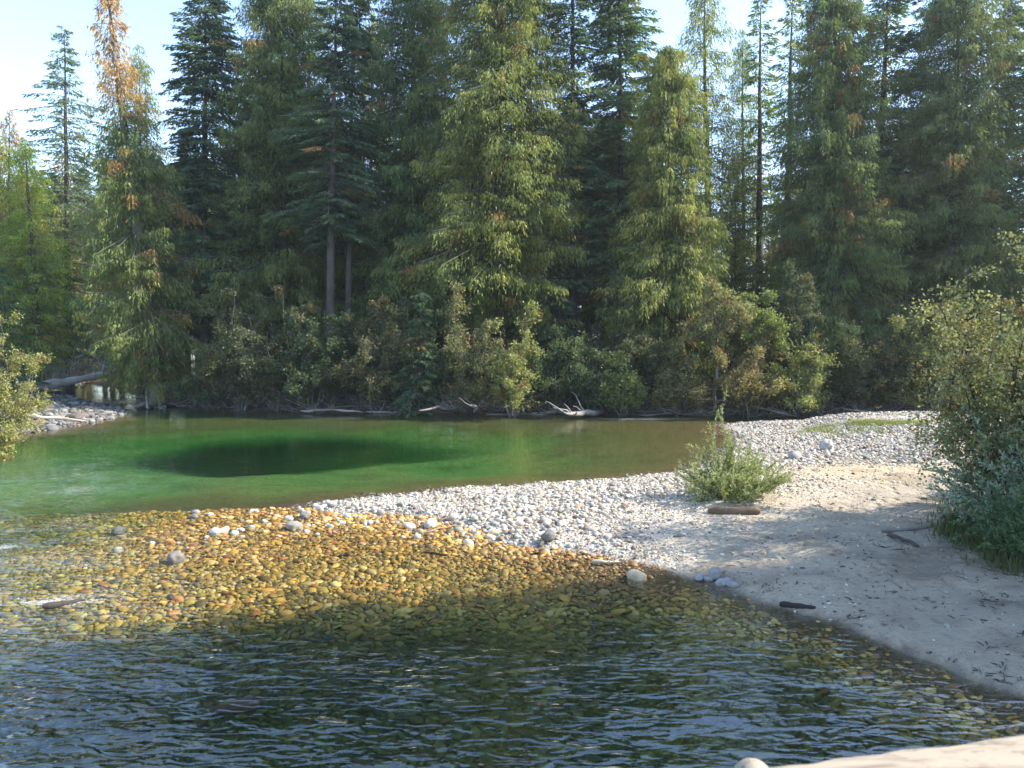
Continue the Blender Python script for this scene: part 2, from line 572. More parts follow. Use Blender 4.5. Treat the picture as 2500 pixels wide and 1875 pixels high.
# ------------------------------------------------------------------ the ground sheet: riverbed, bar, banks, forest floor
def axis(lo, hi, fine_lo, fine_hi, step, grow=1.06):
    a_ = list(np.arange(fine_lo, fine_hi + 1e-6, step))
    s, x = step, a_[-1]
    while x < hi:
        s *= grow
        x += s
        a_.append(x)
    s, x = step, a_[0]
    b_ = []
    while x > lo:
        s *= grow
        x -= s
        b_.append(x)
    return np.array(b_[::-1] + a_)

def grid_faces(ny, nx):
    i, j = np.meshgrid(np.arange(ny - 1), np.arange(nx - 1), indexing='ij')
    q = i * nx + j
    return np.stack([q, q + 1, q + nx + 1, q + nx], -1).reshape(-1, 4)

def pal(x, stops):
    """piecewise colour by a scalar array"""
    xs = [s[0] for s in stops]
    cs = np.array([s[1] for s in stops])
    return np.stack([np.interp(x, xs, cs[:, k]) for k in range(3)], -1)

def ground_colour(x, y, z):
    df, dl, db = fields(x, y)
    cob = shepard(COBBLE, x, y, 4)
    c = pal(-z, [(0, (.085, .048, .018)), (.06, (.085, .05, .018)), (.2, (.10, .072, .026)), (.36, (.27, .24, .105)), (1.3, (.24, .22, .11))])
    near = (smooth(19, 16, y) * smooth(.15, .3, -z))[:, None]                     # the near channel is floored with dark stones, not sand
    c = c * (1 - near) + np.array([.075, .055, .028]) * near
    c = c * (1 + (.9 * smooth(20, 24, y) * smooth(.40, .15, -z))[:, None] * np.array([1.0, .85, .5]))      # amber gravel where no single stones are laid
    c = c * (1 - .84 * deep(x, y))[:, None]       # bed colour darkened to imitate light lost in the deep hole
    # the dry bar: pale gravel and grey sand, damp near the water
    dry = pal(cob, [(0, (.34, .285, .21)), (.25, (.37, .31, .225)), (.6, (.36, .315, .25)), (1, (.35, .315, .26))])
    damp = smooth(0.006, .035, z)[:, None]
    dry = dry * (.52 + .48 * damp)
    far_sand = np.exp(-(((x - gp(1850, 1040)[0]) / 4.5) ** 2 + ((y - gp(1850, 1042)[1]) / 2.0) ** 2))[:, None]
    dry = dry * (1 - far_sand) + np.array([.42, .33, .205]) * far_sand
    litter = (smooth(.05, .55, fbm(x * .7 + 3, y * .9)) * smooth(7, 12, x - .10 * (y - 12)))[:, None]
    dry = dry * (1 - .55 * litter) + np.array([.10, .075, .05]) * .55 * litter
    mud = (smooth(.1, .7, fbm(x * .8 - 7 + .3 * y, y * 2.2)) * smooth(5.5, 9, x) * smooth(20, 15, y))[:, None]     # dark mud and rotted leaves in streaks
    dry = dry * (1 - .5 * mud) + np.array([.085, .068, .05]) * .5 * mud
    c = np.where((db > 0)[:, None], dry, c)
    soil = pal(np.clip(df, 0, 6), [(0, (.14, .115, .09)), (1.5, (.13, .10, .075)), (4, (.07, .06, .03)), (6, (.10, .085, .045))])
    c = np.where((df > 0)[:, None], soil, c)
    lc = pal(np.clip(dl, 0, 8), [(0, (.16, .15, .13)), (2.5, (.22, .20, .17)), (6, (.12, .11, .06)), (8, (.10, .09, .045))])  # left bank colour kept low to imitate the shade of trees
    c = np.where((dl > 0)[:, None], lc, c)
    peb = np.where(db > 0, smooth(.1, .6, cob), np.where(df > 0, .1, .9))
    return c, peb

gx = axis(-900, 900, -17, 13, .18)
gy = axis(-500, 1500, 5.5, 30, .18)
GX, GY = np.meshgrid(gx, gy)
GZ = height(GX.ravel(), GY.ravel())
GZ2 = GZ.reshape(GX.shape)
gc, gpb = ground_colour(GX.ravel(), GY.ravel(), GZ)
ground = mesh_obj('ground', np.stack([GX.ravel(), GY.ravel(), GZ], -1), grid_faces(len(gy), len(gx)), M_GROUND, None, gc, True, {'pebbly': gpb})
tag(ground, kind='structure')

# ------------------------------------------------------------------ the river: one closed body of clear water
wx = axis(-260, 260, -18, 14, .5, 1.12)
wy = axis(-160, 120, 4, 48, .5, 1.12)
WX, WY = np.meshgrid(wx, wy)
X, Y = WX.ravel(), WY.ravel()

def spot(px, py, rx, ry, rot=0.0):
    cx, cy = gp(px, py)
    c_, s_ = math.cos(rot), math.sin(rot)
    u, v = (X - cx) * c_ + (Y - cy) * s_, -(X - cx) * s_ + (Y - cy) * c_
    return np.exp(-(u / rx) ** 2 - (v / ry) ** 2)

chop = .15 + .52 * smooth(13, 9.0, Y) + .45 * spot(200, 1040, 5, 3.5) + .35 * spot(100, 1150, 4, 3) + .35 * smooth(-2, -8, X) * smooth(18, 12, Y) + .5 * spot(1350, 906, 6, 2.0) + .6 * spot(260, 870, 3, 4) + .35 * spot(60, 1240, 2.2, 2.6)
chop *= np.where(Y > 30, .8, 1)
foam = .80 * spot(5, 1180, .55, .40) + .62 * spot(75, 1306, .8, .20) + .42 * spot(200, 1290, 1.6, .8) + .40 * spot(330, 1350, 1.6, .9) + .85 * spot(265, 868, 1.6, 2.6) + .62 * spot(1380, 905, 5.0, .9) + .35 * spot(600, 898, 6, 2) + .5 * spot(160, 1060, 1.6, 1.2)
bubbles = .22 * spot(150, 1050, 3.6, 2.2) + .14 * spot(60, 1010, 4, 3) + .05 * spot(60, 1190, 3.2, 2.2)
n0 = len(X)
top = np.stack([X, Y, np.zeros(n0)], -1)
ny, nx = len(wy), len(wx)
ft = grid_faces(ny, nx)
bot = np.array([[wx[0], wy[0], -8], [wx[-1], wy[0], -8], [wx[-1], wy[-1], -8], [wx[0], wy[-1], -8]])
edge = [np.array([r for r in range(nx)]), np.array([(r + 1) * nx - 1 for r in range(ny)]), np.array([ny * nx - 1 - r for r in range(nx)]), np.array([(ny - 1 - r) * nx for r in range(ny)])]
fs = [ft, np.array([[n0 + 3, n0 + 2, n0 + 1, n0]])]
for k, ed in enumerate(edge):                       # a fan on every side closes the body
    a0, a1 = n0 + k, n0 + (k + 1) % 4
    fs.append(np.array([[ed[0], a0, a1]]))
    fs.append(np.stack([ed[:-1], np.full(len(ed) - 1, a1), ed[1:]], -1))
tri = np.concatenate([q for q in fs[2:]])
z4 = np.zeros(4)
river = mesh_obj('river_water', np.vstack([top, bot]), [ft, fs[1], tri], M_WATER, None, None, True,
                 {'chop': np.r_[chop, z4], 'foam': np.r_[foam, z4], 'bubbles': np.r_[bubbles, z4]})
tag(river, kind='structure')

# ------------------------------------------------------------------ stones
def base_stone(rng, sub):
    t = (1 + 5 ** .5) / 2
    if sub == 'octa':
        v = [np.array(p, float) for p in ((1, 0, 0), (-1, 0, 0), (0, 1, 0), (0, -1, 0), (0, 0, 1), (0, 0, -1))]
        f = [(0, 2, 4), (2, 1, 4), (1, 3, 4), (3, 0, 4), (2, 0, 5), (1, 2, 5), (3, 1, 5), (0, 3, 5)]
        steps = 1
    else:
        v = [unit(np.array(p, float)) for p in ((-1, t, 0), (1, t, 0), (-1, -t, 0), (1, -t, 0), (0, -1, t), (0, 1, t), (0, -1, -t), (0, 1, -t), (t, 0, -1), (t, 0, 1), (-t, 0, -1), (-t, 0, 1))]
        f = [(0, 11, 5), (0, 5, 1), (0, 1, 7), (0, 7, 10), (0, 10, 11), (1, 5, 9), (5, 11, 4), (11, 10, 2), (10, 7, 6), (7, 1, 8), (3, 9, 4), (3, 4, 2), (3, 2, 6), (3, 6, 8), (3, 8, 9), (4, 9, 5), (2, 4, 11), (6, 2, 10), (8, 6, 7), (9, 8, 1)]
        steps = {'ico0': 0, 'ico': 1, 'ico2': 2}[sub]
    for _ in range(steps):
        mid, nf = {}, []
        def m(i, j):
            k = (min(i, j), max(i, j))
            if k not in mid:
                v.append(unit(v[i] + v[j]))
                mid[k] = len(v) - 1
            return mid[k]
        for a_, b_, c_ in f:
            x, y, z = m(a_, b_), m(b_, c_), m(c_, a_)
            nf += [(a_, x, z), (b_, y, x), (c_, z, y), (x, y, z)]
        f = nf
    v = np.array(v)
    d = unit(rng.normal(size=(5, 3)))
    r = 1 + sum(rng.uniform(-.22, .16) * np.maximum(0, v @ q) ** 2 for q in d) + rng.normal(size=len(v)) * .055
    v = v * r[:, None]
    v = np.sign(v) * np.abs(v) ** .88               # river-worn: between an ellipsoid and a rounded block
    return v, np.array(f)

RS = np.random.default_rng(11)
OCT = [base_stone(RS, 'octa') for _ in range(8)]
ICO = [base_stone(RS, 'ico') for _ in range(8)]
SMALL = [base_stone(RS, 'ico0') for _ in range(8)]

def stone_xform(n, rng, r, flat):
    sx = r * rng.uniform(.9, 1.65, n)
    sy = r * rng.uniform(.65, 1.05, n)
    sz = r * flat
    rz = rng.uniform(0, 2 * math.pi, n)
    tx, ty = rng.normal(0, .22, n), rng.normal(0, .22, n)
    return sx, sy, sz, rz, tx, ty

def rot_m(rz, tx, ty):
    c, s = np.cos(rz), np.sin(rz)
    z = np.zeros_like(c)
    R = np.stack([np.stack([c, -s, z], -1), np.stack([s, c, z], -1), np.stack([z, z, z + 1], -1)], -2)
    T = np.stack([np.stack([z + 1, z, tx], -1), np.stack([z, z + 1, ty], -1), np.stack([-tx, -ty, z + 1], -1)], -2)
    return T @ R

def scatter(n, rng, box, radius, flat, dens, colour, dmin=.8):
    """candidates kept by a density field, then thinned so that stones do not sit inside each other"""
    x = rng.uniform(box[0], box[1], n)
    y = rng.uniform(box[2], box[3], n)
    vis = np.abs(x) < y * .70 + 1.0
    x, y = x[vis], y[vis]
    z = height(x, y)
    keep = rng.random(len(x)) < dens(x, y, z)
    x, y, z = x[keep], y[keep], z[keep]
    r = radius(x, y, rng)
    order = np.argsort(-r)
    cell = {}
    ok = []
    cs = .12 if r.max() < .1 else .16
    for i in order:
        ci, cj = int(x[i] / cs), int(y[i] / cs)
        rr, good = r[i], True
        for u in (-1, 0, 1):
            for w in (-1, 0, 1):
                for k in cell.get((ci + u, cj + w), ()):
                    if (x[i] - x[k]) ** 2 + (y[i] - y[k]) ** 2 < ((rr + r[k]) * dmin) ** 2:
                        good = False
                        break
                if not good:
                    break
            if not good:
                break
        if good:
            cell.setdefault((ci, cj), []).append(i)
            ok.append(i)
    ok = np.array(ok)
    x, y, z, r = x[ok], y[ok], z[ok], r[ok]
    fl = rng.uniform(*flat, len(x))
    return x, y, z + r * fl * rng.uniform(.15, .5, len(x)), r, fl, colour(x, y, z, rng)

def build_stones(data, rng, single, mass, mat, parent, nsingle=300):
    x, y, z, r, fl, c = data
    n = len(x)
    sx, sy, sz, rz, tx, ty = stone_xform(n, rng, r, fl)
    big = np.argsort(-(r / np.maximum(y, 4)) * (np.abs(x) < y * .66) * (y > 7.5))[:nsingle]
    isbig = np.zeros(n, bool)
    isbig[big] = True
    R = rot_m(rz, tx, ty)
    bag = Bag()
    small = r / np.maximum(y, 4) < .0031              # a few pixels: the plainest worn shape will do
    seen = r / np.maximum(y, 4) > .0009
    for k, (bv, bf) in enumerate(OCT + SMALL):
        bf = bf[bv[bf].mean(1)[:, 2] > -.42]            # the buried underside is left off
        ids = np.where((np.arange(n) % 8 == k % 8) & ~isbig & seen & (small if k > 7 else ~small))[0]
        v = bv[None] * np.stack([sx, sy, sz], -1)[ids][:, None, :]
        v = np.einsum('nij,nkj->nki', R[ids], v) + np.stack([x, y, z], -1)[ids][:, None, :]
        f = bf[None] + (np.arange(len(ids)) * len(bv))[:, None, None]
        bag.add(v.reshape(-1, 3), f.reshape(-1, 3), np.repeat(c[ids], len(bv), axis=0))
    o = bag.build(mass, mat, parent)
    tag(o, kind='stuff')
    protos = []
    for k, (bv, bf) in enumerate(ICO):
        me = None
        protos.append((bv, bf))
    meshes = {}
    for i in big:
        k = int(i) % len(ICO)
        if k not in meshes:
            ob = mesh_obj(single, ICO[k][0], ICO[k][1], mat, parent, (1, 1, 1), True)
            meshes[k] = ob.data
        else:
            ob = bpy.data.objects.new(single, meshes[k])
            COL.objects.link(ob)
            ob.parent = parent
        ob.location = (x[i], y[i], z[i])
        ob.rotation_euler = (tx[i], ty[i], rz[i])
        ob.scale = (sx[i], sy[i], sz[i])
        ob.color = (*c[i], 1)

def dry_colour(x, y, z, rng):
    n = len(x)
    g = rng.normal(.385, .12, n).clip(.11, .62)[:, None]
    c = g * np.array([1.0, .91, .76]) * (1 + rng.normal(0, .03, (n, 3)))
    dark = rng.random(n) < .16
    c[dark] *= rng.uniform(.30, .6, dark.sum())[:, None]
    warm = rng.random(n) < .18
    c[warm] *= np.array([1.0, .82, .66])
    wet = smooth(.02, -.03, z)[:, None]
    return c * (1 - .5 * wet)

def wet_colour(x, y, z, rng):
    n = len(x)
    kinds = np.array([(.30, .18, .035), (.25, .14, .03), (.20, .14, .035), (.34, .25, .10), (.13, .075, .025), (.24, .10, .03), (.09, .065, .03)])
    k = rng.choice(len(kinds), n, p=[.22, .22, .17, .14, .13, .05, .07])
    c = kinds[k] * rng.uniform(.7, 1.6, n)[:, None]
    # brown silt films the stones in the backwater by the sand
    c = c * np.interp(-z, [.15, .29], [1.35, .34])[:, None] * np.array([1.0, .90, .78])   # stone colour darkened with depth to imitate shade on the near water
    silt = np.exp(-(((x - gp(1400, 1240)[0]) / 2.6) ** 2 + ((y - gp(1400, 1240)[1]) / 1.7) ** 2))[:, None]
    return c * (1 - .75 * silt) + np.array([.13, .07, .025]) * .75 * silt

RS = np.random.default_rng(21)
def dens_dry(x, y, z):
    df, dl, db = fields(x, y)
    edge_ = np.exp(-(np.minimum(db, 0) / .5) ** 2)
    d = shepard(COBBLE, x, y, 4) * np.where(db > 0, 1, edge_ * .6)
    return np.clip(d, 0, 1) * (y < 44)
def rad_dry(x, y, rng):
    c = shepard(COBBLE, x, y, 4)
    return (rng.lognormal(math.log(.027), .47, len(x)) * (.45 + .6 * smooth(.2, .9, c)) * (1 + .45 * fbm(x * .35, y * .5, 3))).clip(.012, .09)
build_stones(scatter(300000, RS, (-6, 30, 9.5, 44), rad_dry, (.42, .8), dens_dry, dry_colour, .78), RS, 'cobble', 'cobble_gravel', M_DRY, ground)

def dens_wet(x, y, z):
    df, dl, db = fields(x, y)
    silt = np.exp(-(((x - gp(1440, 1240)[0]) / 2.2) ** 2 + ((y - gp(1440, 1240)[1]) / 1.4) ** 2))
    sandy = np.maximum(smooth(-1.3, -.2, db), 0) * smooth(0.5, 3.0, x) * (y < 15.5)
    return (db < .0) * (df < 0) * (dl < 0) * smooth(-.7, -.3, z) * (1 - .65 * silt) * (1 - .97 * sandy)
def rad_wet(x, y, rng):
    return rng.lognormal(math.log(.029), .46, len(x)).clip(.015, .11)
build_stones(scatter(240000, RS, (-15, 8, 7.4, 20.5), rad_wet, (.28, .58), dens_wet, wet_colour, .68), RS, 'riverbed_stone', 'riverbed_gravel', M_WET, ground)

# pale stones standing out of the shallows off the tip of the bar
def tip_pts():
    x = RS.uniform(-10, -.5, 1500)
    y = RS.uniform(15.0, 20.5, 1500)
    d = sdf(BAR, x, y)
    w = np.exp(-(d / 1.3) ** 2) * .16 * (d < 0)
    along = [(430, 1112), (560, 1105), (650, 1098), (720, 1140), (560, 1130), (920, 1135), (330, 1185), (480, 1160)]
    for p in along:
        q = gp(*p)
        w += .16 * np.exp(-((x - q[0]) / .9) ** 2 - ((y - q[1]) / .55) ** 2)
    k = RS.random(1500) < w
    return x[k], y[k]
tx_, ty_ = tip_pts()
tr_ = RS.lognormal(math.log(.062), .35, len(tx_)).clip(.035, .13)
tz_ = height(tx_, ty_)
build_stones((tx_, ty_, tz_ + tr_ * .45, tr_, RS.uniform(.6, .85, len(tx_)), dry_colour(tx_, ty_, tz_ + .1, RS)), RS, 'shallows_stone', 'shallows_stones', M_DRY, ground, min(300, len(tx_) - 8))

# the dark stones of the left bank, colour lowered further for tree shade
lx, ly = RS.uniform(-40, -22, 7000), RS.uniform(37, 66, 7000)
ld = sdf(LEFT, lx, ly)
lk = (ld > -.4) & (ld < 3.2)
lx, ly = lx[lk], ly[lk]
lr = RS.lognormal(math.log(.09), .45, len(lx)).clip(.04, .25)
build_stones((lx, ly, height(lx, ly) + lr * .3, lr, RS.uniform(.5, .8, len(lx)), dry_colour(lx, ly, np.ones(len(lx)), RS) * np.array([.38, .41, .46])), RS, 'bank_stone', 'bank_stones', M_DRY, ground, 120)

# single stones one can point to
def boulder(name, px, py, size, colour, label, seed, sink=.35, z=None):
    r = np.random.default_rng(seed)
    v, f = base_stone(r, 'ico2')
    v = v + .06 * r.normal(size=v.shape)
    c = np.tile(colour, (len(v), 1)) * r.uniform(.85, 1.1, (len(v), 1))
    o = mesh_obj(name, v * np.array(size), f, M_DRY, None, c, True)
    p = surf(px, py)
    o.location = (p[0], p[1], hz(p[0], p[1]) + size[2] * (1 - sink) if z is None else z)
    o.rotation_euler = (r.normal(0, .15), r.normal(0, .15), r.uniform(0, 6))
    tag(o, label, 'stone')
    return o

boulder('stone', 1786, 972, (.28, .24, .27), (.40, .38, .35), 'pale upright angular stone standing highest on the far gravel', 1)
boulder('stone', 1716, 990, (.26, .22, .15), (.30, .28, .27), 'dark wedge shaped stone on the far gravel beside the willow', 2)
boulder('stone', 1377, 1249, (.19, .15, .10), (.36, .30, .20), 'rounded tan stone alone at the edge of the brown backwater', 3)
boulder('stone', 1545, 1243, (.12, .10, .13), (.25, .25, .25), 'upright grey stone in the middle of the small stone heap', 4, .2)
for i, (dx, dy) in enumerate(((-34, 6), (-14, 12), (22, 8), (38, 12), (12, 16))):
    o = boulder('stone', 1545 + dx, 1243 + dy, (.12, .09, .055), (.26, .26, .26), 'flat grey stone lying in the small heap at the water edge', 5 + i)
    o['group'] = 'flat stones of the small heap'
boulder('stone', 380, 1208, (.17, .15, .15), (.17, .15, .13), 'dark knobbly stone breaking the shallow riffle', 12, .25)
boulder('stone', 930, 1139, (.18, .13, .11), (.46, .43, .38), 'large white rounded stone in the shallows below the bar', 13, .1)
boulder('stone', 658, 1120, (.16, .12, .10), (.15, .14, .13), 'dark grey rounded stone in the shallows off the bar tip', 14, .0)
boulder('stone', 636, 1141, (.21, .15, .10), (.26, .23, .19), 'broad flat tan stone in the shallows off the bar tip', 15, .0)
boulder('stone', 255, 1143, (.20, .15, .09), (.11, .10, .09), 'low black stone where the rapids meet the pool', 17, .1)
boulder('stone', 1185, 1166, (.16, .13, .11), (.14, .13, .12), 'small black stone on the pale gravel edge', 18, .2)

# ------------------------------------------------------------------ conifers
CEDAR = dict(a=.16, b=-.62, c=.30, up=.5)
SPRUCE = dict(a=.10, b=-.40, c=.10, up=.7)

def conifer(rng, H, Rw, kind='cedar', h0=.08, nb=340, ns=150, lean=(0, 0), base_c=(.050, .080, .028), hi_c=(.105, .115, .030), brown=.05, orange_from=None, prof=.62,
            trunk_r=None, thin=1.0, trunk_c=(.105, .085, .070), label=None, name='cedar_tree', loc=(0, 0, 0), dead=8, root=None, gap=.25):
    P = CEDAR if kind == 'cedar' else SPRUCE
    root = root or empty(name, loc)
    trunk_r = trunk_r or H * .0135
    lean = np.array([lean[0], lean[1], 0.0])
    # --- trunk
    bag = Bag()
    k = 16
    hh = np.linspace(0, 1, k) ** 1.3
    cx = np.zeros((k, 3))
    cx[:, 2] = hh * H - .3
    wig = np.cumsum(rng.normal(size=(k, 2)) * .05, axis=0)
    cx[:, :2] += lean[None, :2] * hh[:, None] + wig * hh[:, None]
    rr = trunk_r * ((1 - hh) ** .85 * .92 + .02) + trunk_r * .55 * np.exp(-hh * H / .7)
    tube(bag, cx, rr, 10, trunk_c, rng, .05)
    # --- branches
    t = np.sort(rng.random(nb) ** 1.0)
    if kind != 'cedar':
        tiers = max(10, int(H * 1.15))
        t = np.clip((np.floor(t * tiers) + rng.normal(.5, .26, nb)) / tiers, 0, .995)
    h = H * (h0 + (1 - h0) * t)
    az = rng.uniform(0, 2 * math.pi, nb)
    L = Rw * ((1 - t) ** prof * (.72 + .28 * smooth(0, .22, t)) + .05)
    lump = 1 + gap * 1.3 * vnoise(az * 1.3 + rng.uniform(0, 99), h * .42 + rng.uniform(0, 99))
    if orange_from:                                 # the dying top has lost most of its length
        L = L * (1 - .42 * smooth(orange_from - .12, orange_from + .05, h / H))
    L = L * lump * rng.uniform(.68, 1.14, nb)
    base = np.stack([np.interp(h, cx[:, 2], cx[:, 0]), np.interp(h, cx[:, 2], cx[:, 1]), h], -1)
    out = np.stack([np.cos(az), np.sin(az), np.zeros(nb)], -1)
    lat = np.stack([-np.sin(az), np.cos(az), np.zeros(nb)], -1)
    up = P['up'] * np.clip(t - .55, 0, 1) + rng.normal(0, .16 if kind == 'cedar' else .08, nb)

    def curve(i, s):
        dz = L[i] * ((P['a'] + up[i]) * s + P['b'] * s ** 2 + P['c'] * s ** 3)
        p = base[i] + out[i] * (L[i] * s)[:, None]
        p[:, 2] += dz
        return p
    ib = np.arange(nb)
    ring = []
    for s in (0, .35, .7, 1.0):
        c = curve(ib, np.full(nb, s))
        r = (.012 + .012 * L) * (1 - .85 * s)
        ring.append(np.stack([c + lat * r[:, None], c + np.array([0, 0, 1]) * r[:, None], c - lat * r[:, None]], 1))
    V = np.stack(ring, 1).reshape(nb, 12, 3)
    F = np.array([[a_ * 3 + b_, a_ * 3 + (b_ + 1) % 3, (a_ + 1) * 3 + (b_ + 1) % 3, (a_ + 1) * 3 + b_] for a_ in range(3) for b_ in range(3)])
    bag.add(V.reshape(-1, 3), (F[None] + (np.arange(nb) * 12)[:, None, None]).reshape(-1, 4), np.array(trunk_c) * 1.25)
    tr = bag.build('trunk', M_BARK, root)
    # --- sprays of foliage
    m = np.maximum(4, (ns * (1.5 if kind == 'cedar' else 1.0) * thin * (L / Rw) ** .8 * rng.uniform(.7, 1.3, nb))).astype(int)
    if orange_from:
        m = np.maximum(3, m * (1 - .5 * smooth(orange_from - .08, orange_from + .05, h / H))).astype(int)
    i = np.repeat(ib, m)
    n = len(i)
    s = rng.beta(1.7, 1.05, n) * .96 + .06
    pos = curve(i, s)
    side = np.where(rng.random(n) < .5, -1.0, 1.0)
    wv = np.abs(rng.normal(0, 1, n))
    width = (.20 if kind == 'cedar' else .17) * L[i] * (1.08 - s) * wv + .05
    pos = pos + lat[i] * (side * width)[:, None] + out[i] * rng.normal(0, .10, n)[:, None]
    if kind == 'cedar':
        pos[:, 2] -= rng.exponential(.34, n) + .25 * width
        d = out[i] * rng.uniform(.1, .7, n)[:, None] + lat[i] * (side * rng.uniform(0, .55, n))[:, None]
        d[:, 2] -= rng.uniform(.45, 1.25, n)
        ln, wd = rng.uniform(.13, .36, n), rng.uniform(.045, .10, n)
    else:
        pos[:, 2] -= .32 * width + rng.uniform(0, .06, n)
        d = out[i] * rng.uniform(.3, .9, n)[:, None] + lat[i] * (side * rng.uniform(.2, 1.0, n))[:, None]
        d[:, 2] -= rng.uniform(.05, .75, n)
        ln, wd = rng.uniform(.18, .40, n), rng.uniform(.06, .12, n)
    d = unit(d)
    sd = unit(np.cross(d, unit(rng.normal(size=(n, 3)))))
    V = np.stack([pos - sd * (wd / 2)[:, None], pos + sd * (wd / 2)[:, None], pos + d * ln[:, None]], 1)
    # --- colour: every branch a little different, some yellowed or dead, new growth at the tips
    f = np.clip(rng.beta(1.3, 2.4, nb)[i] + .35 * (s - .6) + rng.normal(0, .12, n), 0, 1)[:, None]
    c = np.array(base_c) * (1 - f) + np.array(hi_c) * f
    dead_b = (rng.random(nb) < brown)[i] & (rng.random(n) < .75)
    c[dead_b] = np.array([.20, .10, .035]) * rng.uniform(.6, 1.2, (dead_b.sum(), 1))
    if orange_from:
        z0 = H * orange_from
        p_ = smooth(z0 - 3.0, z0 + 3.5, pos[:, 2])
        o_ = (rng.random(nb)[i] * .6 + .4 * rng.random(n)) < p_
        c[o_] = np.array([.34, .20, .085]) * rng.uniform(.55, 1.25, (o_.sum(), 1))
    c = c * rng.uniform(.75, 1.25, (n, 1))
    crown = mesh_obj('crown', V.reshape(-1, 3), np.arange(3 * n).reshape(-1, 3), M_NEEDLE, root, np.repeat(c, 3, axis=0), False)
    # --- bare grey dead branches hanging out of the crown
    if dead:
        for q in range(dead):
            bag = Bag()
            j = rng.integers(0, int(nb * .62))
            p0 = curve(np.array([j]), np.array([.7]))[0]
            o2 = out[j]
            Lq = rng.uniform(.7, 2.0)
            w_ = np.linspace(0, 1, 6)[:, None]
            crv = p0 + o2 * w_ * Lq * .8 + lat[j] * rng.normal(0, .5) * w_ * Lq
            crv[:, 2] += Lq * (-.75 * w_[:, 0] + .8 * w_[:, 0] ** 2 * rng.uniform(.2, 1.2))
            tube(bag, crv, np.linspace(.024, .008, 6), 4, (.34, .33, .32), cap=False)
            for z_ in range(2):
                k0 = rng.integers(2, 5)
                q1 = crv[k0] + rng.normal(size=3) * .35
                tube(bag, bend(rng, crv[k0], q1, 4, .2), np.linspace(.012, .005, 4), 3, (.34, .33, .32), cap=False)
            bag.build('dead_branch', M_DEAD, root)
    if label:
        tag(root, label, 'tree')
    return root

def stand(px, Y, top_py, half_px, seed, top_px=None, base_z=None, name='cedar_tree', like=None, color=None, **kw):
    """a conifer whose foot is in column px at distance Y, whose tip reaches row top_py and whose crown is half_px to each side"""
    r = np.random.default_rng(seed)
    x = (px - 1106) / FPX * Y
    z0 = hz(x, Y) if base_z is None else base_z
    tp = at(px if top_px is None else top_px, top_py, Y)
    H = tp[2] - z0
    Rw = half_px / FPX * Y
    if like is not None:
        o = copy_tree(like[0], (x, Y, z0), seed % 7 * .9, (Rw / like[2],) * 2 + (H / like[1],), color)
        o.name = name
        tag(o, kw['label'], 'tree')
        return o
    kw['name'] = name
    MADE[seed] = None
    o = conifer(r, H, Rw, lean=(tp[0] - x, 0), loc=(x, Y, z0), **kw)
    MADE[seed] = (o, H, Rw)
    return o

MADE = {}

OLIVE, BLUE = dict(base_c=(.072, .102, .034), hi_c=(.155, .155, .045)), dict(base_c=(.048, .078, .052), hi_c=(.095, .125, .065))
YEL = dict(base_c=(.11, .13, .036), hi_c=(.24, .22, .05))
T = []
def add(*a_, **k_):
    T.append(stand(*a_, **k_))
add(345, 52.5, -100, 128, 101, top_px=222, kind='cedar', nb=560, ns=135, orange_from=.66, prof=.42, brown=.07, dead=34, h0=.055, trunk_r=.55, trunk_c=(.16, .14, .12), **OLIVE,
    label='leaning cedar with dead orange top and flared trunk on the bank')
add(440, 56, -60, 130, 102, kind='spruce', name='spruce_tree', nb=620, ns=150, h0=.18, prof=.52, **BLUE, dead=6, label='tall blue green spruce next to the orange topped cedar')
add(612, 58, -120, 168, 103, kind='cedar', nb=780, ns=180, h0=.14, prof=.40, **OLIVE, dead=10, label='broad olive green cedar between the blue spruce and the bare trunked fir')
add(712, 52.5, -95, 90, 104, kind='spruce', name='fir_tree', nb=330, ns=110, h0=.34, prof=.36, **BLUE, dead=12, gap=.45, trunk_r=.36, trunk_c=(.105, .09, .08), label='narrow fir with long bare grey trunk left of the pool middle')
add(752, 54.5, -50, 74, 105, name='fir_tree', like=MADE[104], color=(.9, .95, 1, 1), label='fir with dark bare trunk just behind the grey trunked fir')
add(890, 57, -140, 158, 106, like=MADE[103], color=(.85, .95, 1.05, 1), label='dark full cedar left of the great middle cedar')
add(1082, 54, -215, 200, 107, kind='cedar', nb=900, ns=180, h0=.15, prof=.34, base_c=(.082, .11, .034), hi_c=(.21, .195, .05), brown=.05, dead=30, trunk_r=.5, label='greatest cedar in the middle with yellowed sprays and pale dead branches')
add(1236, 54, -230, 100, 108, kind='spruce', name='spruce_tree', nb=400, ns=120, h0=.22, prof=.34, **BLUE, dead=6, gap=.5, trunk_r=.40, trunk_c=(.05, .045, .042), label='dark open spruce with black trunk beside the great cedar')
add(1342, 55.5, -130, 120, 109, name='spruce_tree', like=MADE[102], color=(1.3, 1.25, .95, 1), label='pointed spruce with sunlit edge against the widest sky gap')
add(1440, 52.5, 100, 130, 110, kind='cedar', nb=600, ns=150, h0=.12, prof=.42, base_c=(.088, .115, .038), hi_c=(.27, .24, .07), dead=10, label='shorter cedar with hanging pale yellow sprays right of the pointed spruce')
add(1532, 61, -60, 116, 111, kind='cedar', nb=420, ns=100, h0=.10, prof=.5, **YEL, dead=5, thin=.85, label='feathery light green cedar rising behind the shorter yellow cedar')
add(1606, 64, 60, 70, 112, like=MADE[111], color=(1.0, 1.1, .9, 1), label='slim light green cedar with rounded tip in the sky gap')
add(1640, 62, -30, 78, 113, kind='spruce', name='hemlock_tree', nb=330, ns=80, h0=.10, prof=.6, base_c=(.075, .115, .045), hi_c=(.18, .20, .06), dead=3, thin=.8, label='thin see-through conifer with dark stem between the two slim cedars')
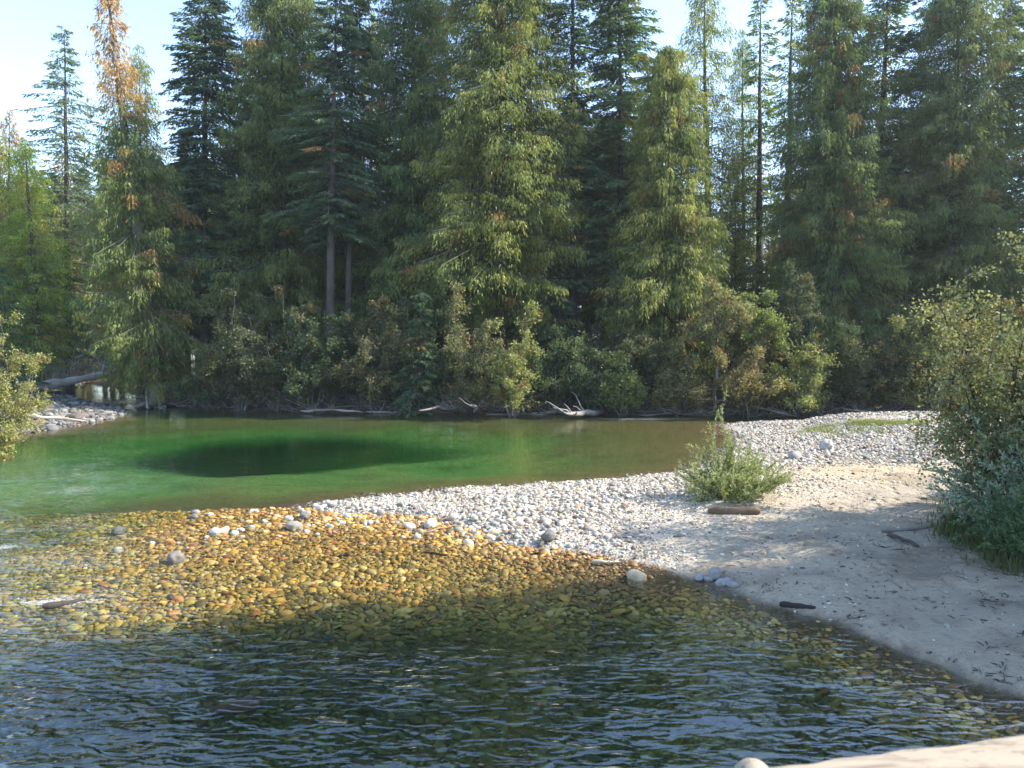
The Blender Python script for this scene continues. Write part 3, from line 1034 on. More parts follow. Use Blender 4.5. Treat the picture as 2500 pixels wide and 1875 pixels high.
add(1692, 67, -35, 84, 114, name='hemlock_tree', like=MADE[113], color=(1.2, 1.0, 1.1, 1), label='lacy pale conifer at the right end of the sky gap')
add(1806, 54.5, -60, 158, 115, kind='cedar', nb=700, ns=165, h0=.13, prof=.44, base_c=(.066, .098, .038), hi_c=(.145, .15, .048), brown=.07, dead=18, label='conical cedar with brown flecks right of the lacy conifer')
add(1880, 59, -35, 130, 116, name='spruce_tree', like=MADE[108], label='spruce with wide level branches showing behind the conical cedar')
add(2046, 55, -115, 168, 117, like=MADE[103], color=(.92, .92, 1.15, 1), label='massive column shaped cedar near the right side')
add(2140, 59, -90, 66, 118, name='spruce_tree', like=MADE[102], label='slender spruce whose tip shows right of the column shaped cedar')
add(2236, 54, -10, 112, 119, name='spruce_tree', like=MADE[108], label='dark drooping spruce cut by the right edge')
add(20, 62, 232, 92, 120, kind='cedar', nb=330, ns=110, h0=.06, prof=.46, base_c=(.13, .14, .036), hi_c=(.30, .25, .055), orange_from=.9, brown=.16, dead=6, label='sunlit yellow cedar with brown top at the left edge')
add(82, 61, 300, 92, 121, like=MADE[111], color=(1.15, 1.35, .9, 1), label='shorter bright green cedar next to the left edge')
add(146, 66, 58, 130, 122, kind='spruce', name='hemlock_tree', nb=480, ns=110, h0=.10, prof=.75, base_c=(.07, .10, .065), hi_c=(.14, .165, .10), dead=8, thin=.9, gap=.4, label='drooping grey green hemlock with nodding tip at the left')
add(302, 60, 96, 84, 123, like=MADE[111], color=(1.0, 1.0, .9, 1), label='narrow yellow green cedar behind the orange topped cedar')
add(802, 63, 20, 80, 124, like=MADE[111], color=(1.3, 1.25, .9, 1), label='sunlit yellow cedar glimpsed in the gap behind the two bare trunks')

# the thin dead snag
r = np.random.default_rng(140)
sx_, sy_ = (335 - 1106) / FPX * 56.5, 56.5
snag = empty('snag', (sx_, sy_, hz(sx_, sy_)))
b = Bag()
H_ = at(330, 160, 56.5)[2] - hz(sx_, sy_)
tube(b, bend(r, (0, 0, -.3), (-.2, 0, H_), 12, .03), np.linspace(.17, .02, 12), 8, (.36, .31, .27), r, .05)
b.build('trunk', M_BARK, snag)
for q in range(70):
    h_ = r.uniform(.25, .98) * H_
    L_ = r.uniform(.3, 1.2) * (1.15 - h_ / H_) + .25
    a_ = r.uniform(0, 6.28)
    b2 = Bag()
    tube(b2, bend(r, (-.2 * h_ / H_, 0, h_), (-.2 * h_ / H_ + math.cos(a_) * L_, math.sin(a_) * L_, h_ - L_ * r.uniform(-.1, .7)), 5, .15), np.linspace(.02, .006, 5), 4, (.30, .26, .23), cap=False)
    b2.build('dead_branch', M_DEAD, snag)
tag(snag, 'thin dead snag with bare twigs beside the orange topped cedar', 'tree')

# deeper rows of the forest: copies of a few of the trees above
RB = np.random.default_rng(77)
fill = []
src = [T[2], T[5], T[8], T[11], T[12], T[13], T[19], T[17], T[20]]
def fill_tree(x, y, H, s, label, group, name='conifer_tree', col=None):
    o = src[s]
    ch = [c for c in o.children if c.name.startswith('trunk')][0]
    zmax = max(v.co.z for v in ch.data.vertices)
    k = H / zmax
    w = k * RB.uniform(.9, 1.35)
    r_ = copy_tree(o, (x, y, hz(x, y) - .1), RB.uniform(0, 6.28), (w, w, k), col, ('trunk', 'crown'))
    r_.name = name
    tag(r_, label, 'tree', group)
    return r_
FL, FG = 'dim conifer standing back in the forest behind the front row', 'conifers deeper in the forest'
for row, (Yb, step, hlo, hhi) in enumerate(((60, 5.2, 17, 25), (67, 5.5, 19, 27), (76, 6.0, 20, 28), (90, 6.5, 20, 30))):
    x = -Yb * .72
    while x < Yb * .74:
        px = x / Yb * FPX + 1106
        H = RB.uniform(hlo, hhi)
        if px < 330:
            H *= .72
        if 1405 < px < 1720:
            H = min(H, 15 + row * 1.2)
        if 470 < px < 560 or 760 < px < 860:
            H *= .62
        if px > 2090:
            H *= .55
        y_ = Yb + RB.uniform(-2.2, 2.2)
        xx = x + RB.uniform(-1.2, 1.2)
        if sdf(FAR, np.array([xx]), np.array([y_]))[0] > 2 or sdf(LEFT, np.array([xx]), np.array([y_]))[0] > 4:
            g = RB.uniform(.85, 1.35)
            fill_tree(xx, y_, H, RB.integers(0, len(src)), FL, FG, col=(g, g, g * RB.uniform(.8, 1.1), 1))
        x += step * RB.uniform(.8, 1.2)
for px, Y_, top in ((-30, 80, 420), (25, 88, 400), (70, 76, 470), (105, 92, 370), (150, 84, 430), (190, 96, 360), (225, 88, 400), (262, 104, 340), (300, 92, 380), (340, 100, 330), (45, 104, 350), (130, 110, 330)):
    x = (px - 1106) / FPX * Y_
    g = RB.uniform(.9, 1.3)
    fill_tree(x, Y_, at(px, top, Y_)[2] - hz(x, Y_), RB.integers(0, len(src)), 'conifer closing the view up the creek at the left', 'conifers up the creek', col=(g, g, g * .9, 1))
# the same forest goes on beyond the right edge of the view, and stands on the near right bank
for k in range(9):
    fill_tree(44 + k * 5.5 + RB.uniform(-1, 1), 50 + RB.uniform(-1, 6), RB.uniform(23, 31), RB.integers(0, 4), 'conifer of the far bank standing beyond the right edge', 'far bank conifers beyond the right edge')
for k, (x, y, H) in enumerate(((18.5, 7.6, 25), (20.5, 9.6, 26), (17.5, 13.0, 15), (24, 8.4, 29), (26, 10.6, 26), (30, 9.0, 31), (34, 10.4, 30), (22.5, 13.8, 16), (27, 6.6, 27))):
    fill_tree(x, y, H, (0, 1, 2, 1, 0, 2, 1, 0, 2)[k], 'conifer on the near bank whose shade falls on the water', 'near bank conifers that shade the water')

# ------------------------------------------------------------------ broad-leaved shrubs and small trees
def shrub(rng, H, W, name, label, loc, stems=7, sec=9, twigs=4, leaves=30, leaf=(.09, .055), cl=.22, c0=(.085, .095, .035), c1=(.15, .135, .045), brown=.06, bark=(.16, .145, .13),
          bare=.12, trunk=None, droop=.0, spread=1.0, upright=0.0, stem_r=.03, group=None, cat='shrub', tri=False, skirt=0.0):
    root = empty(name, loc)
    bag = Bag()
    ends, dirs = [], []
    if trunk:
        th = trunk * H
        pts = bend(rng, (0, 0, -.25), (rng.normal(0, .15), rng.normal(0, .15), th * 1.1), 8, .10)
        tube(bag, pts, np.linspace(stem_r * 2.0, stem_r * 1.1, 8), 7, bark, rng, .05)
        bag.build('trunk', M_BARK, root)
    for i in range(stems):
        bag = Bag()
        az = 2 * math.pi * (i + rng.uniform(-.4, .4)) / stems
        rad = W * .5 * math.sqrt(rng.uniform(.02, 1)) * spread
        hh = H * rng.uniform(.52, 1.04) * (1 - .35 * (rad / (W * .5 + 1e-6)) ** 2)
        p0 = np.array([rng.normal(0, .05 * W), rng.normal(0, .05 * W), -.15])
        if trunk:
            p0 = np.array([pts[-1][0], pts[-1][1], th * rng.uniform(.75, 1.1)])
        p1 = np.array([math.cos(az) * rad, math.sin(az) * rad, hh])
        k = 9
        t = np.linspace(0, 1, k)[:, None]
        mid = p0 + (p1 - p0) * np.array([.62, .62, .38])
        q = (1 - t) ** 2 * p0 + 2 * t * (1 - t) * mid + t ** 2 * p1
        q[1:-1] += rng.normal(size=(k - 2, 3)) * .02 * H
        r0 = stem_r * rng.uniform(.7, 1.2)
        tube(bag, q, np.linspace(r0, r0 * .2, k), 5, bark, cap=False)
        for j in range(sec):
            s = bare + (1 - bare) * rng.random() ** .8
            b0 = np.array([np.interp(s, t[:, 0], q[:, c]) for c in range(3)])
            a2 = rng.uniform(0, 6.28)
            Ls = W * .30 * rng.uniform(.5, 1.2) * (1.15 - .75 * s)
            d = unit(np.array([math.cos(a2), math.sin(a2), rng.uniform(-.25, .75) + upright - droop]))
            b1 = b0 + d * Ls
            tube(bag, bend(rng, b0, b1, 4, .12), np.linspace(r0 * .35, r0 * .1, 4), 3, bark, cap=False)
            for w in range(twigs):
                s2 = rng.uniform(.3, 1.05)
                e0 = b0 + (b1 - b0) * s2
                dd = unit(d + rng.normal(size=3) * .6 + np.array([0, 0, upright]))
                ends.append(e0 + dd * Ls * .25)
                dirs.append(dd)
        bag.build('limb' if trunk else 'stem', M_BARK, root)
    ends, dirs = np.array(ends), np.array(dirs)
    ne = len(ends)
    m = np.maximum(3, leaves * rng.uniform(.4, 1.6, ne)).astype(int)
    i = np.repeat(np.arange(ne), m)
    n = len(i)
    pos = ends[i] + unit(rng.normal(size=(n, 3))) * (cl * rng.random(n) ** .6)[:, None] + dirs[i] * rng.normal(0, cl * .7, n)[:, None]
    if skirt:                                       # the bank under the crown is bare
        k_ = pos[:, 2] > skirt * rng.uniform(.3, 1.1, n)
        pos, i, n = pos[k_], i[k_], int(k_.sum())
    pos[:, 2] = np.maximum(pos[:, 2], .05)
    d = unit(dirs[i] * .5 + rng.normal(size=(n, 3)) * .75 + np.array([0, 0, upright - .12 - droop]))
    sd = unit(np.cross(d, rng.normal(size=(n, 3))))
    ln = leaf[0] * rng.uniform(.7, 1.3, n)
    wd = leaf[1] * rng.uniform(.7, 1.3, n)
    V = np.stack([pos, pos + d * (ln * .45)[:, None] + sd * (wd / 2)[:, None], pos + d * ln[:, None], pos + d * (ln * .45)[:, None] - sd * (wd / 2)[:, None]], 1)
    if tri:                                         # too far off to show a leaf's outline
        V = np.stack([pos - sd * (wd * .6)[:, None], pos + sd * (wd * .6)[:, None], pos + d * ln[:, None]], 1)
    kk = V.shape[1]
    f = np.clip(rng.beta(1.4, 2.0, ne)[i] + rng.normal(0, .15, n), 0, 1)[:, None]
    c = np.array(c0) * (1 - f) + np.array(c1) * f
    db_ = (rng.random(ne) < brown)[i]
    c[db_] = np.array([.20, .12, .05]) * rng.uniform(.6, 1.2, (db_.sum(), 1))
    c = c * rng.uniform(.75, 1.25, (n, 1))
    mesh_obj('crown', V.reshape(-1, 3), np.arange(kk * n).reshape(-1, kk), M_LEAF, root, np.repeat(c, kk, axis=0), False)
    tag(root, label, cat, group)
    return root

def bush_at(px, base_py, top_py, half_px, seed, label, Y=None, name='alder_shrub', **kw):
    r_ = np.random.default_rng(seed)
    if Y is None:
        p = surf(px, base_py)
    else:
        x = (px - 1106) / FPX * Y
        p = np.array([x, Y, hz(x, Y)])
    H = at(px, top_py, p[1])[2] - p[2]
    W = 2 * half_px / FPX * p[1]
    return shrub(r_, H, W, name, label, tuple(p), **kw)

ALD = dict(leaf=(.14, .09), leaves=46, cl=.33, tri=True, skirt=1.45)
DIM = dict(c0=(.072, .083, .043), c1=(.13, .13, .058))  # leaf colours darkened to paint the shaded recesses of the bank
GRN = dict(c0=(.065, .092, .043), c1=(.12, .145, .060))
LIT = dict(c0=(.18, .19, .065), c1=(.34, .32, .125))  # paler leaf colours, sunlight painted into the shrubs that catch it
# along the far bank, left to right
far = [
    (60, 70, 600, 110, 201, 'low dark shrub under the left edge cedars', DIM, {}),
    (180, 74, 640, 110, 202, 'dark leafy shrub above the fallen log', GRN, {}),
    (262, 78, 650, 90, 203, 'dim shrub behind the trunk of the leaning cedar', DIM, {}),
    (455, 50.2, 700, 60, 204, 'low green shrub right of the flared cedar trunk', GRN, {}),
    (520, 49.0, 590, 82, 205, 'tall grey green alder left of the bare fir trunks', DIM, {}),
    (600, 48.4, 610, 85, 206, 'tall dim alder with several thin stems left of the firs', DIM, {}),
    (680, 47.6, 640, 78, 207, 'leafy shrub overhanging the bank under the bare fir trunks', GRN, {}),
    (812, 47.4, 575, 72, 208, 'tall brownish alder with thin pale stem right of the firs', dict(c0=(.105, .10, .05), c1=(.17, .15, .07)), {}),
    (870, 49, 650, 70, 209, 'dim alder behind the young dark spruce', DIM, {}),
    (1010, 46.8, 600, 80, 210, 'dusty alder just left of the bright sunlit alder', dict(c0=(.12, .12, .055), c1=(.21, .19, .085)), {}),
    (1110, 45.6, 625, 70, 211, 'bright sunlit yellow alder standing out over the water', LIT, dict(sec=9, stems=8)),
    (1205, 46.8, 690, 72, 212, 'dark green shrub right of the bright sunlit alder', GRN, {}),
    (1280, 46.8, 705, 70, 213, 'dark green rounded shrub over the bleached stump', GRN, {}),
    (1345, 45.6, 770, 46, 214, 'small light green shrub hanging over the water', dict(c0=(.12, .16, .045), c1=(.24, .25, .08)), {}),
    (1400, 48, 735, 75, 215, 'dim shrub left of the pale trunked alder', DIM, {}),
    (1470, 45.8, 745, 70, 216, 'low dusty shrub at the foot of the pale trunked alder', dict(c0=(.13, .125, .055), c1=(.24, .21, .085)), {}),
    (1628, 46.8, 545, 66, 218, 'bright green small tree right of the pale trunked alder', dict(c0=(.12, .155, .055), c1=(.25, .27, .09)), dict(trunk=.4)),
    (1718, 48.5, 550, 66, 219, 'tall dull alder in front of the conical cedar', DIM, {}),
    (1622, 45.2, 688, 78, 220, 'brownish sunlit alder bush leaning over the water', dict(c0=(.17, .145, .065), c1=(.30, .24, .10)), {}),
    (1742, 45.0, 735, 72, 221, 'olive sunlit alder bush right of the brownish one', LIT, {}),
    (1850, 45.6, 690, 72, 222, 'green alder bush in the shade behind the far gravel', DIM, {}),
    (1790, 47, 640, 80, 223, 'dim alder between the conical cedar and the river', GRN, {}),
    (1930, 45.8, 660, 76, 224, 'dim bush behind the grassy end of the gravel bar', DIM, {}),
    (2030, 45.0, 575, 92, 225, 'tall olive alder at the far end of the gravel bar', dict(c0=(.13, .14, .055), c1=(.24, .225, .085)), {}),
    (2150, 45, 600, 95, 226, 'tall alder mostly hidden by the near right alder', dict(c0=(.12, .13, .055), c1=(.22, .205, .085)), {}),
    (940, 49.5, 640, 85, 227, 'dark undergrowth shrub under the great middle cedar', GRN, {}),
    (1320, 49.5, 620, 85, 228, 'dark undergrowth shrub under the pointed spruce', DIM, {}),
    (745, 49.5, 660, 70, 229, 'dim shrub between the feet of the bare trunked firs', DIM, {}),
]
UNDER = []
for px, Yb, tp, hp, sd_, lab, pal_, kw in far:
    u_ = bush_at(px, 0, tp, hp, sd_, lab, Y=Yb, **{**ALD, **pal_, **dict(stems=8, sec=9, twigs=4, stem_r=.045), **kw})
    if sd_ in (204, 205, 208, 213):
        UNDER.append(u_)
bush_at(1545, 0, 535, 72, 217, 'pale trunked alder with dusty olive crown on the far bank', Y=46.3, name='alder_tree', cat='tree',
        **{**ALD, **dict(c0=(.17, .16, .075), c1=(.30, .27, .12)), 'trunk': .46, 'stems': 8, 'sec': 9, 'bark': (.34, .31, .28), 'stem_r': .06})
RU = np.random.default_rng(88)
for k in range(26):
    Yu = RU.uniform(52, 60)
    xu = RU.uniform(-.45, .62) * Yu
    if sdf(FAR, np.array([xu]), np.array([Yu]))[0] < 3:
        continue
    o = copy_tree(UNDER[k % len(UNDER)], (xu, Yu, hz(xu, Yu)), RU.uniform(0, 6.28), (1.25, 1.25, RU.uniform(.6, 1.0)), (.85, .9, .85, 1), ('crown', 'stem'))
    o.name = 'undergrowth_shrub'
    tag(o, 'dim undergrowth shrub in the shade between the forest trunks', 'shrub', 'undergrowth between the forest trunks')
# young spruces in the understorey
stand(905, 47.2, 625, 66, 250, kind='spruce', name='young_spruce', nb=120, ns=60, h0=.02, prof=.8, **BLUE, dead=0, trunk_r=.08, label='young dark spruce growing over the water under the great cedar')
stand(10, 52, 560, 80, 251, kind='spruce', name='young_spruce', nb=120, ns=60, h0=.03, prof=.8, base_c=(.04, .075, .035), hi_c=(.09, .14, .05), dead=0, trunk_r=.08, label='young green spruce at the left edge above the sunlit alder')
stand(1215, 52, 600, 70, 252, kind='spruce', name='young_spruce', nb=120, ns=60, h0=.03, prof=.8, **BLUE, dead=0, trunk_r=.08, label='young spruce in the dark right of the great cedar foot')

# the sunlit alder on the left bank with a branch dipping to the water
NEARL = dict(leaf=(.10, .06), leaves=34, cl=.22, stem_r=.035)
bush_at(2, 948, 672, 92, 260, 'sunlit yellow green alder at the left edge over the pool', **{**NEARL, **dict(c0=(.19, .19, .065), c1=(.34, .30, .11)), 'stems': 11, 'sec': 13, 'brown': .03})
bush_at(-50, 995, 905, 85, 261, 'low sunlit alder spray dipping to the water at the left edge', **{**NEARL, **dict(c0=(.19, .18, .06), c1=(.32, .27, .09)), 'stems': 7, 'sec': 9, 'droop': .35})

# willows: many wands from one foot, leafed along their whole length
def willow(rng, H, W, label, loc, wands=70, leaves=150, leaf=(.10, .024), c0=(.20, .22, .10), c1=(.36, .36, .18), bark=(.13, .085, .055), side=3, stem_r=.010, spike=None, low=.12, name='willow_bush', dense=1.0):
    root = empty(name, loc)
    P, D = [], []
    for i in range(wands):
        az = rng.uniform(0, 6.28)
        u = math.sqrt(rng.random())
        foot = rng.normal(0, .07 * W, 3)
        foot[2] = -.08
        tip = np.array([math.cos(az) * u * W * .5, math.sin(az) * u * W * .5, H * rng.uniform(.45, 1.0) * (1 - .55 * u * u)])
        if spike and i < len(spike):
            tip = np.array(spike[i])
        mid = foot + (tip - foot) * np.array([.65, .65, .40]) + rng.normal(0, .05 * W, 3)
        t = np.linspace(0, 1, 9)[:, None]
        q = (1 - t) ** 2 * foot + 2 * t * (1 - t) * mid + t ** 2 * tip
        bag = Bag()
        r0 = stem_r * rng.uniform(.7, 1.5)
        tube(bag, q, np.linspace(r0, r0 * .2, 9), 4, bark, cap=False)
        lines = [q]
        for k in range(side):
            s = rng.uniform(.3, .85)
            b0 = np.array([np.interp(s, t[:, 0], q[:, c]) for c in range(3)])
            dd = unit(unit(tip - foot) + rng.normal(0, .55, 3))
            b1 = b0 + dd * np.linalg.norm(tip - foot) * rng.uniform(.2, .42)
            w = bend(rng, b0, b1, 6, .12)
            tube(bag, w, np.linspace(r0 * .5, r0 * .15, 6), 3, bark, cap=False)
            lines.append(w)
        bag.build('wand', M_BARK, root)
        for li, w in enumerate(lines):
            m = int(leaves * dense * np.linalg.norm(w[-1] - w[0]) * (1.0 if li == 0 else 1.2))
            s = low + (1 - low) * rng.random(m) ** .8 if li == 0 else rng.random(m)
            x = np.linspace(0, 1, len(w))
            P.append(np.stack([np.interp(s, x, w[:, c]) for c in range(3)], -1))
            D.append(np.tile(unit(w[-1] - w[0]), (m, 1)))
    P, D = np.concatenate(P), np.concatenate(D)
    n = len(P)
    d = unit(D * .75 + rng.normal(size=(n, 3)) * .6)
    sd = unit(np.cross(d, rng.normal(size=(n, 3))))
    ln, wd = leaf[0] * rng.uniform(.6, 1.3, n), leaf[1] * rng.uniform(.7, 1.3, n)
    P[:, 2] = np.maximum(P[:, 2], .02)
    V = np.stack([P, P + d * (ln * .4)[:, None] + sd * (wd / 2)[:, None], P + d * ln[:, None], P + d * (ln * .4)[:, None] - sd * (wd / 2)[:, None]], 1)
    f = np.clip(rng.beta(1.4, 1.8, n), 0, 1)[:, None]
    c = (np.array(c0) * (1 - f) + np.array(c1) * f) * rng.uniform(.8, 1.2, (n, 1))
    mesh_obj('crown', V.reshape(-1, 3), np.arange(4 * n).reshape(-1, 4), M_LEAF, root, np.repeat(c, 4, axis=0), False)
    tag(root, label, 'shrub')
    return root

def willow_at(px, py, top, half, seed, label, **kw):
    p = surf(px, py)
    return willow(np.random.default_rng(seed), at(px, top, p[1])[2] - p[2], 2 * half / FPX * p[1], label, tuple(p), **kw)

willow_at(1578, 1074, 948, 132, 270, 'loose pale green willow bush alone on the gravel bar', wands=95, leaves=62, spike=[(-.35, .1, 2.3), (-.75, .0, 1.75), (-.55, .2, 1.9), (.1, .3, 1.7)])
# right bank: tall alder, grey willow, low willow
bush_at(2185, 1140, 450, 215, 280, 'tall golden olive alder leaning in from the right edge', name='alder_tree', cat='tree', stems=15, sec=17, twigs=5, leaves=19, leaf=(.085, .055), cl=.22,
        c0=(.145, .15, .072), c1=(.29, .27, .13), brown=.10, bark=(.055, .045, .04), bare=.26, stem_r=.045)
willow_at(2225, 1150, 840, 190, 281, 'grey green willow in the shade at the right edge', wands=90, leaves=52, leaf=(.11, .034), c0=(.23, .27, .22), c1=(.42, .46, .38), bark=(.07, .055, .05), side=5, stem_r=.016, low=.05)
willow_at(2225, 1205, 1030, 140, 282, 'low dark green willow by the grass at the right edge', wands=64, leaves=60, leaf=(.09, .03), c0=(.085, .13, .06), c1=(.15, .20, .10), bark=(.07, .055, .05), side=4, stem_r=.012, low=.05)
# the same thicket goes on outside the view and shades the sand
for i, (x, y, H, W) in enumerate(((16.6, 17.8, 8.0, 4.6), (17.0, 15.2, 9.0, 5.0))):
    shrub(np.random.default_rng(290 + i), H, W, 'alder_tree', 'alder of the right bank thicket beyond the edge of the view', (x, y, hz(x, y)), stems=9, sec=11, twigs=5, leaves=22, leaf=(.13, .085), cl=.26, tri=True,
          c0=(.085, .085, .03), c1=(.19, .155, .045), bare=.2, stem_r=.05, group='alders of the right bank thicket', cat='tree')

# ------------------------------------------------------------------ driftwood, logs, brush
GREY, DARKW, BROWN = (.30, .285, .27), (.055, .045, .04), (.15, .105, .075)
def log(name, p0, p1, r0, r1, label, seed, colr=GREY, cat='driftwood', amp=.05, sides=9, knots=0, branches=0, group=None, z0=None, k=9):
    """p0, p1: points of the measuring frame; the log lies on what is there"""
    r_ = np.random.default_rng(seed)
    a_, b_ = [at(q[0], q[1], q[3]) if len(q) > 3 else surf(*q[:2]) for q in (p0, p1)]
    a_[2] += r0 * .7 + (p0[2] if len(p0) > 2 else 0)
    b_[2] += r1 * .7 + (p1[2] if len(p1) > 2 else 0)
    root = empty(name, tuple(a_))
    bag = Bag()
    q = bend(r_, (0, 0, 0), b_ - a_, k, amp)
    rr = np.linspace(r0, r1, k) * (1 + r_.normal(0, .07, k))
    rr[0] *= .6
    rr[-1] *= .5
    tube(bag, q, rr, sides, colr, r_, .09)
    bag.build('stem', M_DEAD, root)
    if branches:
        for i in range(branches):
            bag = Bag()
            s = r_.integers(2, k)
            d = r_.normal(size=3) * np.array([1, .7, .8])
            d[2] = abs(d[2]) * .9
            L = np.linalg.norm(b_ - a_) * r_.uniform(.12, .4)
            e = q[s] + unit(d) * L
            tube(bag, bend(r_, q[s], e, 5, .15), np.linspace(r1 * .55, r1 * .12, 5), 4, colr, cap=False)
            bag.build('branch', M_DEAD, root)
    tag(root, label, cat, group)
    return root

log('fallen_log', (70, 842, 0, 55), (240, 812, 0, 57.5), .36, .26, 'grey fallen log lying across the creek mouth at the left', 301, (.30, .29, .28), 'log', branches=4)
log('drift_log', (20, 905, .05), (92, 910, .05), .14, .11, 'short dark log on the pale left bank under the alder', 302, (.14, .11, .09), 'log')
log('drift_log', (55, 893, .1), (190, 912, .0), .12, .06, 'sunlit bleached log running down to the water at the left bank', 303, (.42, .37, .31), 'log', branches=2)
log('drift_pole', (318, 884, .0), (316, 868, 2.0), .07, .05, 'pale pole standing upright in the water before the flared cedar', 304, (.42, .40, .37), 'pole', amp=.03)
log('willow_log', (1530, 1108), (1642, 1111), .105, .09, 'brown weathered log lying in front of the willow on the bar', 305, (.20, .13, .085), 'log', amp=.03, sides=10)
log('beach_stick', (1684, 1309), (1762, 1309), .055, .03, 'black wet stick lying along the sandy waterline', 306, (.035, .03, .028), 'stick', amp=.02)
log('beach_stick', (1905, 1150), (2010, 1140), .045, .03, 'long grey stick on the shaded sand', 307, (.20, .175, .15), 'stick', amp=.05)
log('beach_stick', (1918, 1158), (1985, 1182), .05, .03, 'dark crooked stick just below the long grey one', 308, (.10, .085, .07), 'stick', amp=.06)
log('beach_stick', (1280, 1219, .03), (1340, 1219, .03), .045, .02, 'bleached flat driftwood piece floating in the backwater', 309, (.52, .47, .38), 'driftwood', amp=.08, branches=3)
log('beach_stick', (1166, 1172), (1186, 1160, .05), .05, .04, 'stubby dark wood piece on the gravel edge', 310, (.11, .09, .07), 'stick', amp=.03)
log('submerged_branch', (915, 1190, -.04), (968, 1196, -.04), .03, .015, 'short dark twig lying in the golden shallows', 311, (.10, .07, .04), 'stick', amp=.06)
log('submerged_branch', (920, 1150, .0), (1005, 1136, .0), .02, .01, 'thin pale twig lying in the shallows below the bar', 312, (.30, .22, .14), 'stick', amp=.08)
log('submerged_log', (92, 1314, .0), (185, 1296, -.02), .06, .03, 'dark driftwood splitting the rapids at the left', 313, (.05, .04, .035), 'driftwood', amp=.06)
log('submerged_log', (455, 1512, -.2), (560, 1496, -.2), .07, .09, 'reddish brown sunken log in the shaded foreground water', 314, (.085, .04, .026), 'log', amp=.05)
log('submerged_branch', (640, 1372, -.08), (715, 1378, -.08), .03, .02, 'thin dark sunken stick on the shadow edge', 315, (.06, .05, .035), 'stick', amp=.04)
log('beach_stick', (1455, 1160), (1480, 1158), .02, .015, 'small twig on the gravel below the willow', 316, (.10, .08, .06), 'stick', amp=.1)
log('bleached_trunk', (1225, 895, .1), (1135, 852, .0), .10, .05, 'bleached forked trunk leaning into the water right of the sunlit alder', 330, (.30, .285, .265), branches=9, amp=.04)
log('bleached_trunk', (1300, 896, .05), (1222, 868, .3), .20, .12, 'thick pale broken trunk lying down the bank before the dark shrubs', 331, (.27, .255, .235), branches=7, amp=.06)
log('drift_log', (650, 893, .08), (785, 890, .12), .09, .05, 'bleached drift log along the bank under the bare fir trunks', 332, (.38, .36, .33), branches=7)
log('drift_log', (790, 893, .05), (870, 892, .05), .07, .05, 'second bleached log lying end to end along the waterline', 333, (.35, .33, .30), branches=4)
log('root_snag', (1000, 893, .1), (905, 868, .5), .12, .05, 'dark crooked root snag at the bank left of the sunlit alder', 334, (.20, .17, .15), branches=8, amp=.14)
log('root_snag', (1035, 895, .05), (1015, 862, .8), .10, .05, 'forked grey root snag beside the crooked one', 335, (.28, .26, .24), branches=6, amp=.14)
log('leaning_stick', (1050, 896, .0), (1180, 893, .0), .05, .03, 'long thin stick floating along the bank under the sunlit alder', 336, (.26, .23, .20), branches=3)
log('leaning_branch', (528, 889, .0), (548, 848, .9), .10, .05, 'grey dead branch leaning out of the water right of the cedar roots', 337, (.30, .29, .27), branches=7, amp=.05)
log('drift_log', (1580, 898, .8), (1720, 903, .05), .10, .06, 'dead trunk sliding into the water under the brownish alder', 338, (.21, .19, .17), branches=9, amp=.05)
log('drift_log', (1820, 899, .5), (1960, 904, .0), .07, .04, 'thin dead trunk in the shadow behind the far gravel', 339, (.17, .155, .14), branches=6, amp=.05)
log('drift_log', (1380, 899, .02), (1560, 897, .1), .06, .05, 'low drift log along the shaded bank behind the riffle', 340, (.15, .135, .12), branches=6)

# roots of the leaning cedar
r = np.random.default_rng(350)
rp = np.array([(345 - 1106) / FPX * 52.5, 52.5])
for q in range(16):
    roots = Bag()
    a_ = r.uniform(math.pi * 1.02, math.pi * 2.1)
    L_ = r.uniform(1.2, 3.8)
    e = rp + np.array([math.cos(a_), math.sin(a_)]) * L_
    p0 = np.array([rp[0] + math.cos(a_) * .35, rp[1] + math.sin(a_) * .35, hz(*rp) + .25])
    pts = bend(r, p0, (e[0], e[1], max(-.05, hz(*e)) + .05), 8, .25)
    for w in range(1, 8):
        pts[w, 2] = max(pts[w, 2], max(0, hz(pts[w, 0], pts[w, 1])) + .03)
    tube(roots, pts - np.array([*T[0].location]), np.linspace(.11, .025, 8), 5, (.24, .215, .195), r, .06, cap=False)
    roots.build('root', M_BARK, T[0])

# brush of dead sticks all along the foot of the far bank, and litter on the sand
brush = Bag()
r = np.random.default_rng(360)
bank = gpoly([(345, 868), (470, 881), (560, 886), (700, 891), (900, 892), (1100, 894), (1300, 895), (1500, 898), (1700, 900), (1960, 901), (2212, 901)])
seg = np.cumsum(np.r_[0, np.linalg.norm(np.diff(bank, axis=0), axis=1)])
for q in range(2600):
    s = r.uniform(0, seg[-1])
    bx_, by_ = np.interp(s, seg, bank[:, 0]), np.interp(s, seg, bank[:, 1])
    y0 = by_ + r.uniform(-.4, 1.8)
    z0 = max(0, hz(bx_, y0))
    L_ = r.lognormal(math.log(.95), .45)
    e = np.array([bx_ + r.normal(0, .75) * L_, y0 - r.uniform(-.2, .6) * L_, z0 + r.uniform(-.15, .75) * L_])
    e[2] = max(e[2], .02)
    g = r.choice([.08, .17, .29, .42], p=[.3, .3, .25, .15])
    tube(brush, bend(r, (bx_, y0, z0 + r.uniform(0, .3)), e, 5, .14, r.uniform(-.1, .18)), np.linspace(r.uniform(.014, .038), .007, 5), 3, (g, g * .94, g * .88), cap=False)
tag(brush.build('brush_litter', M_DEAD), kind='stuff')

